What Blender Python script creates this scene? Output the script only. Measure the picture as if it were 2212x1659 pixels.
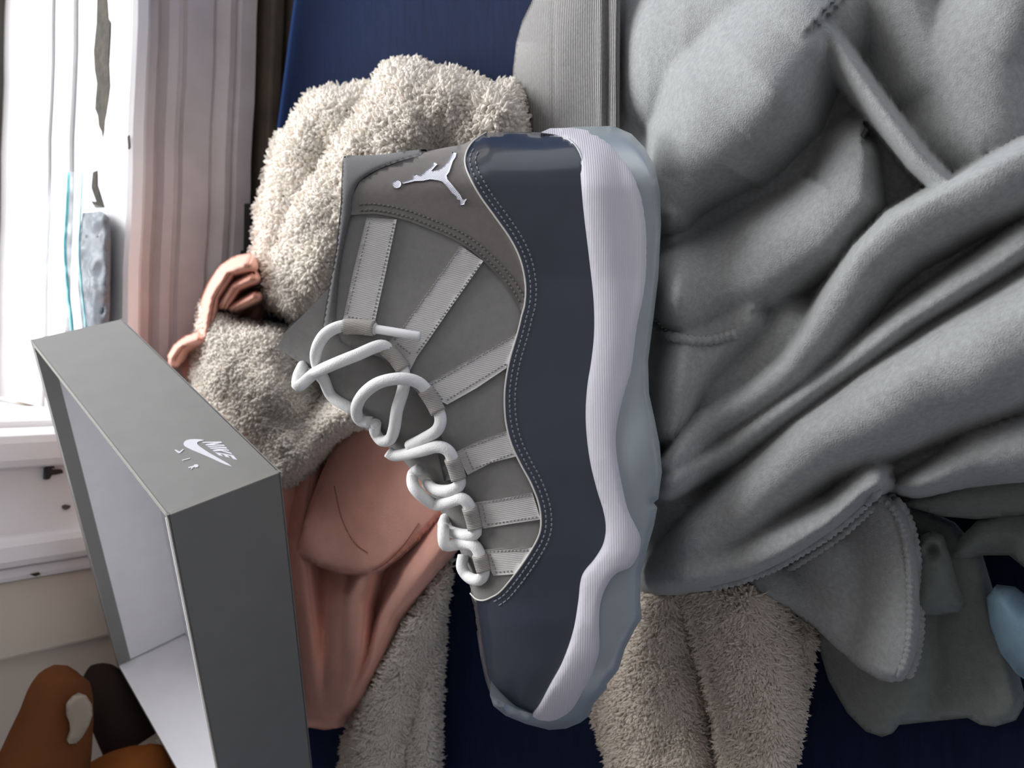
import bpy, bmesh, math, random
import numpy as np
from mathutils import Vector, Matrix
from mathutils.geometry import delaunay_2d_cdt

for o in list(bpy.data.objects):
    bpy.data.objects.remove(o)
random.seed(4)
rng = np.random.default_rng(7)
scene = bpy.context.scene
COL = scene.collection

# ------------------------------------------------------------------ camera
# The phone was held sideways: the picture's left edge is up in the room.
FPX = 1700.0
PITCH = math.radians(50)
C = np.array([0.0, 0.0, 0.44])
FW = np.array([0, math.cos(PITCH), -math.sin(PITCH)])
UP = np.array([0, math.sin(PITCH), math.cos(PITCH)])
XR = np.array([1.0, 0, 0])
cam_d = bpy.data.cameras.new('camera')
cam = bpy.data.objects.new('camera', cam_d)
COL.objects.link(cam)
M = Matrix.Identity(4)
for i in range(3):
    M[i][0] = -UP[i]
    M[i][1] = XR[i]
    M[i][2] = -FW[i]
    M[i][3] = C[i]
cam.matrix_world = M
cam_d.sensor_fit = 'HORIZONTAL'
cam_d.sensor_width = 36
cam_d.lens = FPX / 2212 * 36
cam_d.clip_start = 0.01
cam_d.dof.use_dof = True
cam_d.dof.focus_distance = 0.37
cam_d.dof.aperture_fstop = 13
scene.camera = cam

# ------------------------------------------------------------------ world and light
W = bpy.data.worlds.new('world')
scene.world = W
W.use_nodes = True
bg = W.node_tree.nodes['Background']
bg.inputs[0].default_value = (0.94, 0.965, 1.02, 1)
bg.inputs[1].default_value = 1.5


def area(name, loc, target, sx, sy, power, col):
    d = bpy.data.lights.new(name, 'AREA')
    d.shape = 'RECTANGLE'
    d.size, d.size_y = sx, sy
    d.energy = power
    d.color = col
    o = bpy.data.objects.new(name, d)
    COL.objects.link(o)
    o.location = loc
    o.rotation_euler = (Vector(target) - Vector(loc)).to_track_quat('-Z', 'Y').to_euler()
    return o


# daylight coming in through the window pane
area('window_daylight', (0.75, 1.65, 1.10), (0.2, 0.3, 0.1), 1.7, 1.4, 74, (0.95, 0.97, 1.0))

vs = scene.view_settings
vs.view_transform = 'Standard'
vs.look = 'None'
vs.gamma = 1
vs.use_curve_mapping = False
vs.exposure = 0.0


# ------------------------------------------------------------------ helpers
def rays(x, y):
    x = np.asarray(x, float)
    y = np.asarray(y, float)
    return FW[None] - ((x - 1106) / FPX)[:, None] * UP[None] + ((829.5 - y) / FPX)[:, None] * XR[None]


def at_z(x, y, z):
    """points of the room at height z along the sight lines of picture points"""
    r = rays(x, y)
    return C + r * ((np.asarray(z) - C[2]) / r[:, 2])[:, None]


def at_depth(x, y, d):
    return C + rays(x, y) * np.asarray(d)[:, None]


def poly_dist(P, poly, closed=False):
    """distance, signed side and nearest parameter of points to a polyline"""
    poly = np.asarray(poly, float)
    A = poly if closed else poly[:-1]
    B = np.roll(poly, -1, 0) if closed else poly[1:]
    best = np.full(len(P), 1e9)
    side = np.zeros(len(P))
    par = np.zeros(len(P))
    for i, (a, b) in enumerate(zip(A, B)):
        d = b - a
        L = d @ d
        t = np.clip(((P - a) @ d) / L, 0, 1)
        q = P - (a + t[:, None] * d)
        ds = np.hypot(q[:, 0], q[:, 1])
        m = ds < best
        best[m] = ds[m]
        side[m] = (q[m] @ np.array([d[1], -d[0]]))
        par[m] = (i + t)[m]
    return best, np.sign(side), par


def inside(P, poly):
    poly = np.asarray(poly, float)
    x, y = P[:, 0], P[:, 1]
    c = np.zeros(len(P), bool)
    for (x0, y0), (x1, y1) in zip(poly, np.roll(poly, -1, 0)):
        if y0 == y1:
            continue
        m = (y0 > y) != (y1 > y)
        c ^= m & (x < (x1 - x0) * (y - y0) / (y1 - y0) + x0)
    return c


def spline(pts, step=8.0, closed=False):
    """Catmull-Rom resampling of a polyline (any dimension)"""
    P = np.asarray(pts, float)
    n = len(P)
    out = []
    rngi = range(n if closed else n - 1)
    for i in rngi:
        if closed:
            p0, p1, p2, p3 = P[(i - 1) % n], P[i], P[(i + 1) % n], P[(i + 2) % n]
        else:
            p1, p2 = P[i], P[i + 1]
            p0 = P[i - 1] if i > 0 else 2 * p1 - p2
            p3 = P[i + 2] if i + 2 < n else 2 * p2 - p1
        k = max(1, int(np.linalg.norm((p2 - p1)[:2]) / step))
        for j in range(k):
            t = j / k
            out.append(0.5 * (2 * p1 + (p2 - p0) * t + (2 * p0 - 5 * p1 + 4 * p2 - p3) * t * t + (3 * p1 - p0 - 3 * p2 + p3) * t ** 3))
    if not closed:
        out.append(P[-1])
    return np.array(out)


def resample(pts, step, closed=True):
    P = np.asarray(pts, float)
    out = []
    n = len(P)
    for i in range(n if closed else n - 1):
        a, b = P[i], P[(i + 1) % n]
        k = max(1, int(round(np.linalg.norm(b - a) / step)))
        for j in range(k):
            out.append(a + (b - a) * j / k)
    if not closed:
        out.append(P[-1])
    return np.array(out)


def tri2d(outline, step):
    """triangulate a picture-plane outline with an interior grid; returns pts, tris, boundary edges"""
    B = resample(outline, step)
    x0, y0 = B.min(0)
    x1, y1 = B.max(0)
    gx, gy = np.meshgrid(np.arange(x0 + step / 2, x1, step), np.arange(y0 + step / 2, y1, step))
    gx = gx + (np.arange(gx.shape[0]) % 2)[:, None] * step / 2
    G = np.stack([gx.ravel(), gy.ravel()], 1)
    G = G[inside(G, B)]
    if len(G):
        d, _, _ = poly_dist(G, B, True)
        G = G[d > step * 0.45]
    pts = np.vstack([B, G]) if len(G) else B
    n = len(B)
    r = delaunay_2d_cdt([Vector(p) for p in pts], [(i, (i + 1) % n) for i in range(n)], [], 1, 1e-5)
    V = np.array([tuple(v) for v in r[0]])
    T = [tuple(f) for f in r[2]]
    cnt = {}
    for t in T:
        for a, b in ((t[0], t[1]), (t[1], t[2]), (t[2], t[0])):
            cnt[(a, b)] = 1
    E = [e for e in cnt if (e[1], e[0]) not in cnt]
    return V, T, E


def link(name, V, Fs, mat, parent=None, smooth=True, fix=False):
    me = bpy.data.meshes.new(name)
    me.from_pydata([tuple(map(float, v)) for v in V], [], [tuple(map(int, t)) for t in Fs])
    if fix:
        bm = bmesh.new()
        bm.from_mesh(me)
        bmesh.ops.remove_doubles(bm, verts=bm.verts, dist=1e-6)
        bmesh.ops.recalc_face_normals(bm, faces=bm.faces)
        bm.to_mesh(me)
        bm.free()
    if smooth:
        me.polygons.foreach_set('use_smooth', [True] * len(me.polygons))
    me.materials.append(mat)
    me.update()
    o = bpy.data.objects.new(name, me)
    COL.objects.link(o)
    if parent is not None:
        o.parent = parent
        p = parent
        off = Vector((0, 0, 0))
        while p is not None:
            off += Vector(p.location)
            p = p.parent
        if parent.type == 'EMPTY':
            o.location = -off
    return o


def empty(name, loc):
    o = bpy.data.objects.new(name, None)
    COL.objects.link(o)
    o.location = loc
    o.empty_display_size = 0.02
    return o


def tag(o, label=None, cat=None, group=None, kind=None):
    if label:
        o['label'] = label
    if cat:
        o['category'] = cat
    if group:
        o['group'] = group
    if kind:
        o['kind'] = kind
    return o


def box_mesh(bm_list, origin, ax, ay, az, lo, hi):
    V, Fs = bm_list
    n = len(V)
    for k in range(8):
        c = [(lo, hi)[(k >> i) & 1][i] for i in range(3)]
        V.append(np.asarray(origin) + c[0] * np.asarray(ax) + c[1] * np.asarray(ay) + c[2] * np.asarray(az))
    for f in ((0, 2, 3, 1), (4, 5, 7, 6), (0, 1, 5, 4), (2, 6, 7, 3), (0, 4, 6, 2), (1, 3, 7, 5)):
        Fs.append(tuple(n + i for i in f))


def tube(P, r, sides=10, cap=True):
    P = np.asarray(P, float)
    n = len(P)
    r = np.broadcast_to(np.asarray(r, float), (n,))
    T = np.gradient(P, axis=0)
    T /= np.linalg.norm(T, axis=1)[:, None] + 1e-12
    V, Fs = [], []
    u = np.cross(T[0], [0.3, 0.2, 0.9])
    u /= np.linalg.norm(u)
    for i in range(n):
        u = u - T[i] * (u @ T[i])
        u /= np.linalg.norm(u)
        v = np.cross(T[i], u)
        for k in range(sides):
            a = 2 * math.pi * k / sides
            V.append(P[i] + r[i] * (math.cos(a) * u + math.sin(a) * v))
    for i in range(n - 1):
        for k in range(sides):
            k2 = (k + 1) % sides
            Fs.append((i * sides + k, i * sides + k2, (i + 1) * sides + k2, (i + 1) * sides + k))
    if cap:
        Fs.append(tuple(range(sides))[::-1])
        Fs.append(tuple((n - 1) * sides + k for k in range(sides)))
    return V, Fs


# ------------------------------------------------------------------ materials
def mat(name, col, rough=0.8, var=0.0, vscale=40, bump=0.0, bscale=400, sheen=0.0, coat=0.0, col2=None, spec=0.5,
        trans=0.0, wave=None, detail=4, stretch=None):
    m = bpy.data.materials.new(name)
    m.use_nodes = True
    nt = m.node_tree
    N = nt.nodes
    L = nt.links
    b = N['Principled BSDF']
    b.inputs['Base Color'].default_value = (*col, 1)
    b.inputs['Roughness'].default_value = rough
    b.inputs['Specular IOR Level'].default_value = spec
    if sheen:
        b.inputs['Sheen Weight'].default_value = sheen
        b.inputs['Sheen Roughness'].default_value = 0.6
    if coat:
        b.inputs['Coat Weight'].default_value = coat
        b.inputs['Coat Roughness'].default_value = 0.08
    if trans:
        b.inputs['Transmission Weight'].default_value = trans
    tc = N.new('ShaderNodeTexCoord')
    src = tc.outputs['Object']
    if stretch:
        mp = N.new('ShaderNodeMapping')
        mp.inputs['Scale'].default_value = stretch
        L.new(src, mp.inputs['Vector'])
        src = mp.outputs['Vector']
    if var or col2:
        n = N.new('ShaderNodeTexNoise')
        n.inputs['Scale'].default_value = vscale
        n.inputs['Detail'].default_value = detail
        L.new(src, n.inputs['Vector'])
        rmp = N.new('ShaderNodeValToRGB')
        rmp.color_ramp.elements[0].position = 0.3
        rmp.color_ramp.elements[1].position = 0.7
        c2 = col2 or tuple(min(1, c * (1 + var)) for c in col)
        c1 = col if col2 else tuple(c * (1 - var) for c in col)
        rmp.color_ramp.elements[0].color = (*c1, 1)
        rmp.color_ramp.elements[1].color = (*c2, 1)
        L.new(n.outputs[0], rmp.inputs[0])
        L.new(rmp.outputs[0], b.inputs['Base Color'])
    if bump:
        bp = N.new('ShaderNodeBump')
        bp.inputs['Strength'].default_value = bump
        bp.inputs['Distance'].default_value = 0.001
        if wave:
            direction, sc = wave
            mp2 = N.new('ShaderNodeVectorMath')
            mp2.operation = 'DOT_PRODUCT'
            mp2.inputs[1].default_value = direction
            L.new(tc.outputs['Object'], mp2.inputs[0])
            mu = N.new('ShaderNodeMath')
            mu.operation = 'MULTIPLY'
            mu.inputs[1].default_value = sc
            L.new(mp2.outputs['Value'], mu.inputs[0])
            sn = N.new('ShaderNodeMath')
            sn.operation = 'SINE'
            L.new(mu.outputs[0], sn.inputs[0])
            L.new(sn.outputs[0], bp.inputs['Height'])
        else:
            n2 = N.new('ShaderNodeTexNoise')
            n2.inputs['Scale'].default_value = bscale
            n2.inputs['Detail'].default_value = 3
            L.new(src, n2.inputs['Vector'])
            L.new(n2.outputs[0], bp.inputs['Height'])
        L.new(bp.outputs[0], b.inputs['Normal'])
    return m


MT = {}
MT['nubuck'] = mat('nubuck_grey', (0.205, 0.197, 0.186), 0.8, var=0.05, vscale=300, bump=0.25, bscale=2500, sheen=0.1, spec=0.25)
MT['nubuck_heel'] = mat('nubuck_heel', (0.165, 0.150, 0.138), 0.8, var=0.05, vscale=300, bump=0.25, bscale=2500, sheen=0.1, spec=0.25)
MT['patent'] = mat('patent_leather', (0.026, 0.033, 0.050), 0.3, var=0.12, vscale=30, coat=0.5, spec=0.4)
MT['collar'] = mat('collar_textile', (0.125, 0.122, 0.120), 0.9, bump=0.3, bscale=1800, sheen=0.15, spec=0.2)
MT['webbing'] = mat('webbing', (0.54, 0.52, 0.50), 0.85, bump=0.25, wave=((1, 0.2, 0.1), 7500), spec=0.2)
MT['loop'] = mat('webbing_loop', (0.40, 0.375, 0.345), 0.85, bump=0.4, wave=((1, 0.2, 0.1), 8000), spec=0.2)
MT['lace'] = mat('lace_white', (0.80, 0.79, 0.77), 0.8, bump=0.35, bscale=1500, spec=0.25, sheen=0.1)
MT['aglet'] = mat('aglet_plastic', (0.82, 0.81, 0.80), 0.35)
MT['midsole'] = mat('midsole_foam', (0.60, 0.578, 0.63), 0.6, bump=0.16, wave=(tuple(UP), 6200), spec=0.3)
MT['outsole'] = mat('outsole_rubber', (0.30, 0.345, 0.36), 0.3, trans=0.15, var=0.06, vscale=60)
MT['stitch'] = mat('thread_grey', (0.17, 0.18, 0.20), 0.8)
MT['stitch_light'] = mat('thread_light', (0.14, 0.135, 0.13), 0.8)
MT['stitch_web'] = mat('thread_web', (0.30, 0.285, 0.27), 0.8)
MT['piping'] = mat('piping_edge', (0.62, 0.60, 0.55), 0.7)
MT['embroidery'] = mat('embroidery_white', (0.74, 0.74, 0.80), 0.6, bump=0.2, wave=((0.7, 0.5, 0.3), 9000))
MT['card'] = mat('card_grey', (0.225, 0.220, 0.208), 0.5, var=0.03, vscale=60, spec=0.35)
MT['card_in'] = mat('card_inside', (0.86, 0.85, 0.87), 0.75, var=0.02, vscale=60, spec=0.2)
MT['card_edge'] = mat('card_edge', (0.42, 0.40, 0.36), 0.85)
MT['print'] = mat('print_white', (0.70, 0.69, 0.74), 0.6)
MT['fleece'] = mat('grey_fleece', (0.288, 0.294, 0.288), 0.95, var=0.13, vscale=420, bump=0.5, bscale=1400, sheen=0.25, spec=0.1, detail=6)
MT['fleece_shade'] = mat('grey_fleece_shade', (0.15, 0.163, 0.15), 0.95, var=0.10, vscale=300, bump=0.5, bscale=1200, sheen=0.2, spec=0.1)  # same fleece; shading of the lower layers is put into a darker grey
MT['rib'] = mat('rib_knit', (0.32, 0.31, 0.30), 0.95, bump=0.8, wave=((0.0, 0.77, 0.64), 7000), var=0.1, vscale=500, spec=0.1)
MT['sherpa'] = mat('sherpa_cream', (0.95, 0.885, 0.80), 0.95, var=0.06, vscale=60, sheen=0.3, spec=0.1)
MT['sherpa_b'] = mat('sherpa_beige', (0.86, 0.77, 0.67), 0.95, var=0.06, vscale=60, sheen=0.3, spec=0.1)
MT['peach'] = mat('peach_cloth', (0.86, 0.44, 0.34), 0.9, var=0.05, vscale=80, bump=0.25, bscale=900, sheen=0.2, spec=0.15)
MT['navy'] = mat('navy_sheet', (0.006, 0.010, 0.030), 0.85, var=0.22, vscale=90, bump=0.3, bscale=500, spec=0.15, stretch=(0.4, 3, 3))
MT['paint'] = mat('white_paint', (0.84, 0.82, 0.82), 0.55, var=0.05, vscale=14, bump=0.3, bscale=60)
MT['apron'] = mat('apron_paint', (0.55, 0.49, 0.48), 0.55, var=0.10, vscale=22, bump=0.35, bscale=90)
MT['wall'] = mat('wall_paint', (0.66, 0.58, 0.48), 0.85, var=0.05, vscale=6, bump=0.2, bscale=80)
MT['room'] = mat('room_paint', (0.60, 0.61, 0.64), 0.85, var=0.03, vscale=6)
MT['wood'] = mat('bare_wood', (0.035, 0.027, 0.015), 0.9, var=0.5, vscale=120, bump=0.8, bscale=300)
MT['darkwood'] = mat('dark_wood', (0.085, 0.065, 0.045), 0.8, var=0.2, vscale=40)
MT['black'] = mat('black_metal', (0.012, 0.012, 0.013), 0.5)
MT['dark_grey'] = mat('dark_grey', (0.10, 0.09, 0.075), 0.95)
MT['brown'] = mat('brown_plush', (0.105, 0.036, 0.012), 0.95, var=0.12, vscale=20, spec=0.1)
MT['orange'] = mat('orange_plush', (0.27, 0.085, 0.020), 0.95, var=0.10, vscale=20, spec=0.1)
MT['offwhite'] = mat('offwhite_felt', (0.25, 0.205, 0.155), 0.9)
MT['blue'] = mat('pale_blue_cloth', (0.095, 0.15, 0.19), 0.9, var=0.05, vscale=60, bump=0.2, bscale=700)
MT['teal'] = mat('teal_zip', (0.20, 0.62, 0.66), 0.4)
MT['slate'] = mat('slate_contents', (0.018, 0.030, 0.050), 0.7, var=0.5, vscale=70, bump=0.6, bscale=140)
MT['floor'] = mat('floor_wood', (0.10, 0.07, 0.05), 0.6, var=0.2, vscale=8)


_b = MT['navy'].node_tree.nodes['Principled BSDF']
_b.inputs['Sheen Weight'].default_value = 1.0
_b.inputs['Sheen Roughness'].default_value = 0.35
_b.inputs['Sheen Tint'].default_value = (0.15, 0.34, 1.0, 1)


def soft(m, k, col):
    # pile lets some light through
    nt = m.node_tree
    out = nt.nodes['Material Output']
    b = nt.nodes['Principled BSDF']
    tr = nt.nodes.new('ShaderNodeBsdfTranslucent')
    tr.inputs[0].default_value = (*col, 1)
    mx = nt.nodes.new('ShaderNodeMixShader')
    mx.inputs[0].default_value = k
    nt.links.new(b.outputs[0], mx.inputs[1])
    nt.links.new(tr.outputs[0], mx.inputs[2])
    nt.links.new(mx.outputs[0], out.inputs['Surface'])


soft(MT['sherpa'], 0.35, (0.95, 0.90, 0.82))
soft(MT['sherpa_b'], 0.35, (0.92, 0.84, 0.74))


def film(name, alpha, col):
    m = bpy.data.materials.new(name)
    m.use_nodes = True
    nt = m.node_tree
    N = nt.nodes
    b = N['Principled BSDF']
    b.inputs['Base Color'].default_value = (*col, 1)
    b.inputs['Roughness'].default_value = 0.15
    b.inputs['Alpha'].default_value = alpha
    n = N.new('ShaderNodeTexNoise')
    n.inputs['Scale'].default_value = 45
    n.inputs['Detail'].default_value = 4
    tc = N.new('ShaderNodeTexCoord')
    bp = N.new('ShaderNodeBump')
    bp.inputs['Strength'].default_value = 0.9
    bp.inputs['Distance'].default_value = 0.006
    nt.links.new(tc.outputs['Object'], n.inputs['Vector'])
    nt.links.new(n.outputs[0], bp.inputs['Height'])
    nt.links.new(bp.outputs[0], b.inputs['Normal'])
    return m


MT['film'] = film('clear_plastic', 0.2, (0.85, 0.90, 0.93))
MT['glass'] = film('window_glass', 0.06, (0.9, 0.95, 1.0))

# ------------------------------------------------------------------ window wall (structure)
# wall frame: e along the wall to the right, n outward into the wall, origin at the stool's front edge
YAW = -0.072
we = np.array([1, YAW, 0.0])
we /= np.linalg.norm(we)
wn = np.array([-we[1], we[0], 0.0])
wz = np.array([0, 0, 1.0])
WO = np.array([0.2, 0.696, 0.0])
STOOL = 0.13


def wpt(s, d, z):
    return WO + we * s + wn * d + wz * z


win = tag(empty('window_1', tuple(wpt(0.3, 0.05, STOOL))), kind='structure')


def wbox(name, s0, s1, d0, d1, z0, z1, m, parent=win, bevel=0.003):
    bl = ([], [])
    box_mesh(bl, WO, we, wn, wz, (s0, d0, z0), (s1, d1, z1))
    o = link(name, bl[0], bl[1], m, parent, smooth=False, fix=True)
    if bevel:
        md = o.modifiers.new('bevel', 'BEVEL')
        md.width = bevel
        md.segments = 2
    return o


def extrude_profile(name, prof, s0, s1, m, parent=win, n=40, wob=0.0006):
    """profile of (d, z) extruded along the wall"""
    P = resample(np.array(prof), 0.004, False)
    V, Fs = [], []
    ss = np.linspace(s0, s1, n)
    for s in ss:
        for d, z in P:
            V.append(wpt(s, d + wob * math.sin(s * 61 + z * 90) * math.sin(s * 23), z + wob * math.sin(s * 47)))
    k = len(P)
    for i in range(n - 1):
        for j in range(k - 1):
            Fs.append((i * k + j, i * k + j + 1, (i + 1) * k + j + 1, (i + 1) * k + j))
    return link(name, V, Fs, m, parent, smooth=False)


JX = -0.235           # jamb position along the wall (window's left side)
WR = 1.25             # right end
# stool board with rounded nosing, deep sill behind it in three boards
extrude_profile('stool', [(0.115, STOOL), (0.02, STOOL), (0.004, STOOL - 0.001), (0.0, STOOL - 0.004), (0.0, STOOL - 0.013),
                          (0.006, STOOL - 0.018), (0.016, STOOL - 0.022)], JX - 0.16, WR, MT['paint'])
extrude_profile('sill_board', [(0.16, STOOL + 0.004), (0.118, STOOL + 0.004), (0.116, STOOL - 0.006)], JX - 0.0, WR, MT['paint'])
extrude_profile('sill_board', [(0.30, STOOL + 0.007), (0.163, STOOL + 0.007), (0.161, STOOL - 0.003)], JX - 0.0, WR, MT['paint'])
# moulded apron below the stool
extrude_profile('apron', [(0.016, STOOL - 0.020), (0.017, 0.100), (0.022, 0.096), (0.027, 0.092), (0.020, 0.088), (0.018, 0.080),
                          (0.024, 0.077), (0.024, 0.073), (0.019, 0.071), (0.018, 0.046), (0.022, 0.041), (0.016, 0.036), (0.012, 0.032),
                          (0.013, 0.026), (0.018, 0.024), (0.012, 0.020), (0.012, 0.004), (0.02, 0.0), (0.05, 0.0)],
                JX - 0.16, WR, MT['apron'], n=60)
wbox('apron_ledge', JX - 0.16, WR, 0.0, 0.05, -0.02, -0.006, MT['darkwood'])
wbox('apron_ledge', JX - 0.16, WR, -0.035, 0.05, -0.06, -0.026, MT['darkwood'])
# jamb, inner bead, casing board and back band on the left of the window
wbox('jamb', JX - 0.03, JX, 0.045, 0.17, STOOL, 1.5, MT['paint'])
wbox('jamb', JX - 0.03, JX - 0.004, 0.172, 0.34, STOOL, 1.5, MT['paint'])
wbox('casing_bead', JX - 0.036, JX - 0.006, 0.004, 0.05, STOOL, 1.5, MT['paint'], bevel=0.008)
wbox('casing_board', JX - 0.095, JX - 0.036, 0.022, 0.05, STOOL, 1.5, MT['paint'])
wbox('casing_band', JX - 0.118, JX - 0.092, 0.004, 0.05, STOOL, 1.5, MT['paint'], bevel=0.007)
wbox('casing_band', JX - 0.132, JX - 0.119, 0.014, 0.05, STOOL, 1.5, MT['paint'], bevel=0.005)
wbox('casing_board', WR - 0.1, WR + 0.06, 0.022, 0.05, STOOL, 1.5, MT['paint'])
# sash: rail, stiles and pane
wbox('sash_rail', JX, WR, 0.30, 0.335, STOOL + 0.013, STOOL + 0.065, MT['paint'])
wbox('sash_rail', JX, WR, 0.30, 0.335, 1.40, 1.46, MT['paint'])
wbox('sash_stile', JX, JX + 0.05, 0.302, 0.333, STOOL + 0.06, 1.42, MT['paint'])
wbox('sash_stile', WR - 0.05, WR, 0.302, 0.333, STOOL + 0.06, 1.42, MT['paint'])
wbox('pane', JX + 0.05, WR - 0.05, 0.316, 0.319, STOOL + 0.06, 1.41, MT['glass'], bevel=0)
# dark strip filling the gap below the sash
wbox('sash_gap', JX, WR, 0.296, 0.33, STOOL + 0.0065, STOOL + 0.0125, MT['dark_grey'], bevel=0)

# wall around the window
wl = ([], [])
box_mesh(wl, WO, we, wn, wz, (-2.2, 0.03, -0.5), (JX - 0.03, 0.34, 2.2))
box_mesh(wl, WO, we, wn, wz, (JX - 0.03, 0.05, -0.5), (WR, 0.34, STOOL - 0.02))
box_mesh(wl, WO, we, wn, wz, (WR, 0.03, -0.5), (2.6, 0.34, 2.2))
box_mesh(wl, WO, we, wn, wz, (JX - 0.03, 0.03, 1.47), (WR, 0.34, 2.2))
tag(link('wall_back', wl[0], wl[1], MT['wall'], smooth=False), kind='structure')
fl = ([], [])
box_mesh(fl, (0, 0, 0), XR, (0, 1, 0), wz, (-2.2, -2.2, -0.55), (2.6, 1.2, -0.5))
tag(link('floor', fl[0], fl[1], MT['floor'], smooth=False), kind='structure')
# the rest of the room: left wall, wall behind the viewer and ceiling; it goes on to the right
rb = ([], [])
box_mesh(rb, (0, 0, 0), XR, (0, 1, 0), wz, (-1.4, -1.6, -0.5), (-1.3, 0.9, 2.2))
tag(link('wall_left', rb[0], rb[1], MT['room'], smooth=False), kind='structure')
rb = ([], [])
box_mesh(rb, (0, 0, 0), XR, (0, 1, 0), wz, (-1.4, -1.7, -0.5), (2.6, -1.6, 2.2))
tag(link('wall_front', rb[0], rb[1], MT['room'], smooth=False), kind='structure')
rb = ([], [])
box_mesh(rb, (0, 0, 0), XR, (0, 1, 0), wz, (-1.4, -1.7, 2.2), (2.6, 1.2, 2.3))
tag(link('ceiling', rb[0], rb[1], MT['paint'], smooth=False), kind='structure')
# plain flat board between casing and the bare wall
tag(wbox('trim_1', JX - 0.20, JX - 0.133, 0.022, 0.05, 0.0, 1.5, MT['wall'], parent=None), kind='structure')


# peeled paint on the stool: bare wood with ragged edges
def flat_patch(name, outline, z, m, parent, thick=0.0015, step=10):
    V2, T, E = tri2d(outline, step)
    top = at_z(V2[:, 0], V2[:, 1], np.full(len(V2), z))
    bot = top - np.array([0, 0, thick])
    n = len(V2)
    Fs = list(T) + [tuple(i + n for i in t[::-1]) for t in T] + [(a, b, b + n, a + n) for a, b in E]
    return link(name, np.vstack([top, bot]), Fs, m, parent, smooth=False, fix=True)


flat_patch('peeled_patch', [(210, -30), (231, -30), (233, 40), (238, 48), (236, 90), (234, 140), (237, 185), (234, 215), (230, 245), (227, 262), (226, 285),
                            (222, 300), (219, 284), (213, 272), (211, 250), (205, 235), (206, 215), (209, 180), (204, 150), (202, 110), (204, 90), (208, 50)], STOOL + 0.0006, MT['wood'], win, step=8)
flat_patch('peeled_patch', [(200, 372), (209, 368), (209, 400), (214, 415), (224, 448), (206, 449), (196, 434), (208, 436), (202, 420), (197, 405)], STOOL + 0.0006, MT['wood'], win, step=8)
flat_patch('paint_crack', [(274, 296), (277, 292), (279, 318), (276, 322)], STOOL + 0.0006, MT['dark_grey'], win, step=8)

# ------------------------------------------------------------------ bed
bed = tag(empty('bed', (0, 0, -0.3)), 'bed covered with a dark navy blue sheet below the window', 'bed')
nx, ny = 130, 110
bx0 = np.array([0.369, 0.654])
bx1 = np.array([0.263, 0.683])
bd = bx0 - bx1
bd /= np.linalg.norm(bd)
bn = np.array([-bd[1], bd[0]])
V, Fs = [], []
for j in range(ny):
    for i in range(nx):
        s = -1.4 + 2.6 * i / (nx - 1)
        t = -1.2 + 1.2 * j / (ny - 1)
        p = bx1 + bd * s + bn * t
        e = min(1, -t / 0.03)
        z = -0.018 * (1 - math.sqrt(max(0, 1 - (1 - e) ** 2))) + 0.0015 * math.sin(9 * s + 3 * t) + 0.001 * math.sin(31 * t + 8 * s)
        V.append((p[0], p[1], z))
for j in range(ny - 1):
    for i in range(nx - 1):
        a = j * nx + i
        Fs.append((a, a + 1, a + nx + 1, a + nx))
link('sheet', V, Fs, MT['navy'], bed)
mb = ([], [])
b3 = np.array([*bd, 0])
n3 = np.array([*bn, 0])
box_mesh(mb, (*bx1, 0), b3, n3, wz, (-1.395, -1.195, -0.24), (1.195, -0.001, -0.019))
link('mattress', mb[0], mb[1], MT['navy'], bed, smooth=False)
mb = ([], [])
box_mesh(mb, (*bx1, 0), b3, n3, wz, (-1.38, -1.18, -0.5), (1.18, -0.02, -0.241))
link('bed_frame', mb[0], mb[1], MT['darkwood'], bed, smooth=False)


# ------------------------------------------------------------------ cloth tools
def smax(hs, k=260.0):
    H = np.stack(hs)
    m = H.max(0)
    return m + np.log(np.exp(k * (H - m)).sum(0)) / k - math.log(1.0) / k


def roll(P, pts, wa, wb, h, p=0.7):
    """a cloth roll along a spine: wa/wb reach on its two sides, h height"""
    d, s, par = poly_dist(P, pts)
    n = len(pts)
    f = lambda w: np.interp(par, np.arange(n), w) if isinstance(w, (list, tuple)) else np.full(len(P), float(w))
    w = np.where(s >= 0, f(wa), f(wb))
    hh = f(h)
    return hh * np.clip(1 - (d / w) ** 2.4, 0, 1) ** p


def wobble(P, sc, amp, seed=0, n=7):
    r = np.random.default_rng(seed)
    out = np.zeros(len(P))
    for i in range(n):
        a = r.uniform(0, 2 * math.pi)
        k = sc * r.uniform(0.6, 1.7)
        out += np.sin((P[:, 0] * math.cos(a) + P[:, 1] * math.sin(a)) * k + r.uniform(0, 6.28))
    return out * amp / n ** 0.5


def edge(d, r):
    e = np.clip(d / r, 0, 1)
    return np.sqrt(np.clip(1 - (1 - e) ** 2, 0, 1))


def sheet(name, outline, zf, m, parent, step=8, thick=0.003):
    """cloth whose height above the bed is zf(P, distance to outline); underside added for thickness"""
    O = np.asarray(outline, float)
    V2, T, E = tri2d(O, step)
    d, _, _ = poly_dist(V2, O, True)
    z = zf(V2, d)
    top = at_z(V2[:, 0], V2[:, 1], z)
    n = len(V2)
    if thick:
        bot = top + np.array([0, 0.0, -thick])
        Fs = list(T) + [tuple(i + n for i in t[::-1]) for t in T] + [(a, b, b + n, a + n) for a, b in E]
        return link(name, np.vstack([top, bot]), Fs, m, parent)
    return link(name, top, T, m, parent)


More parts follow.
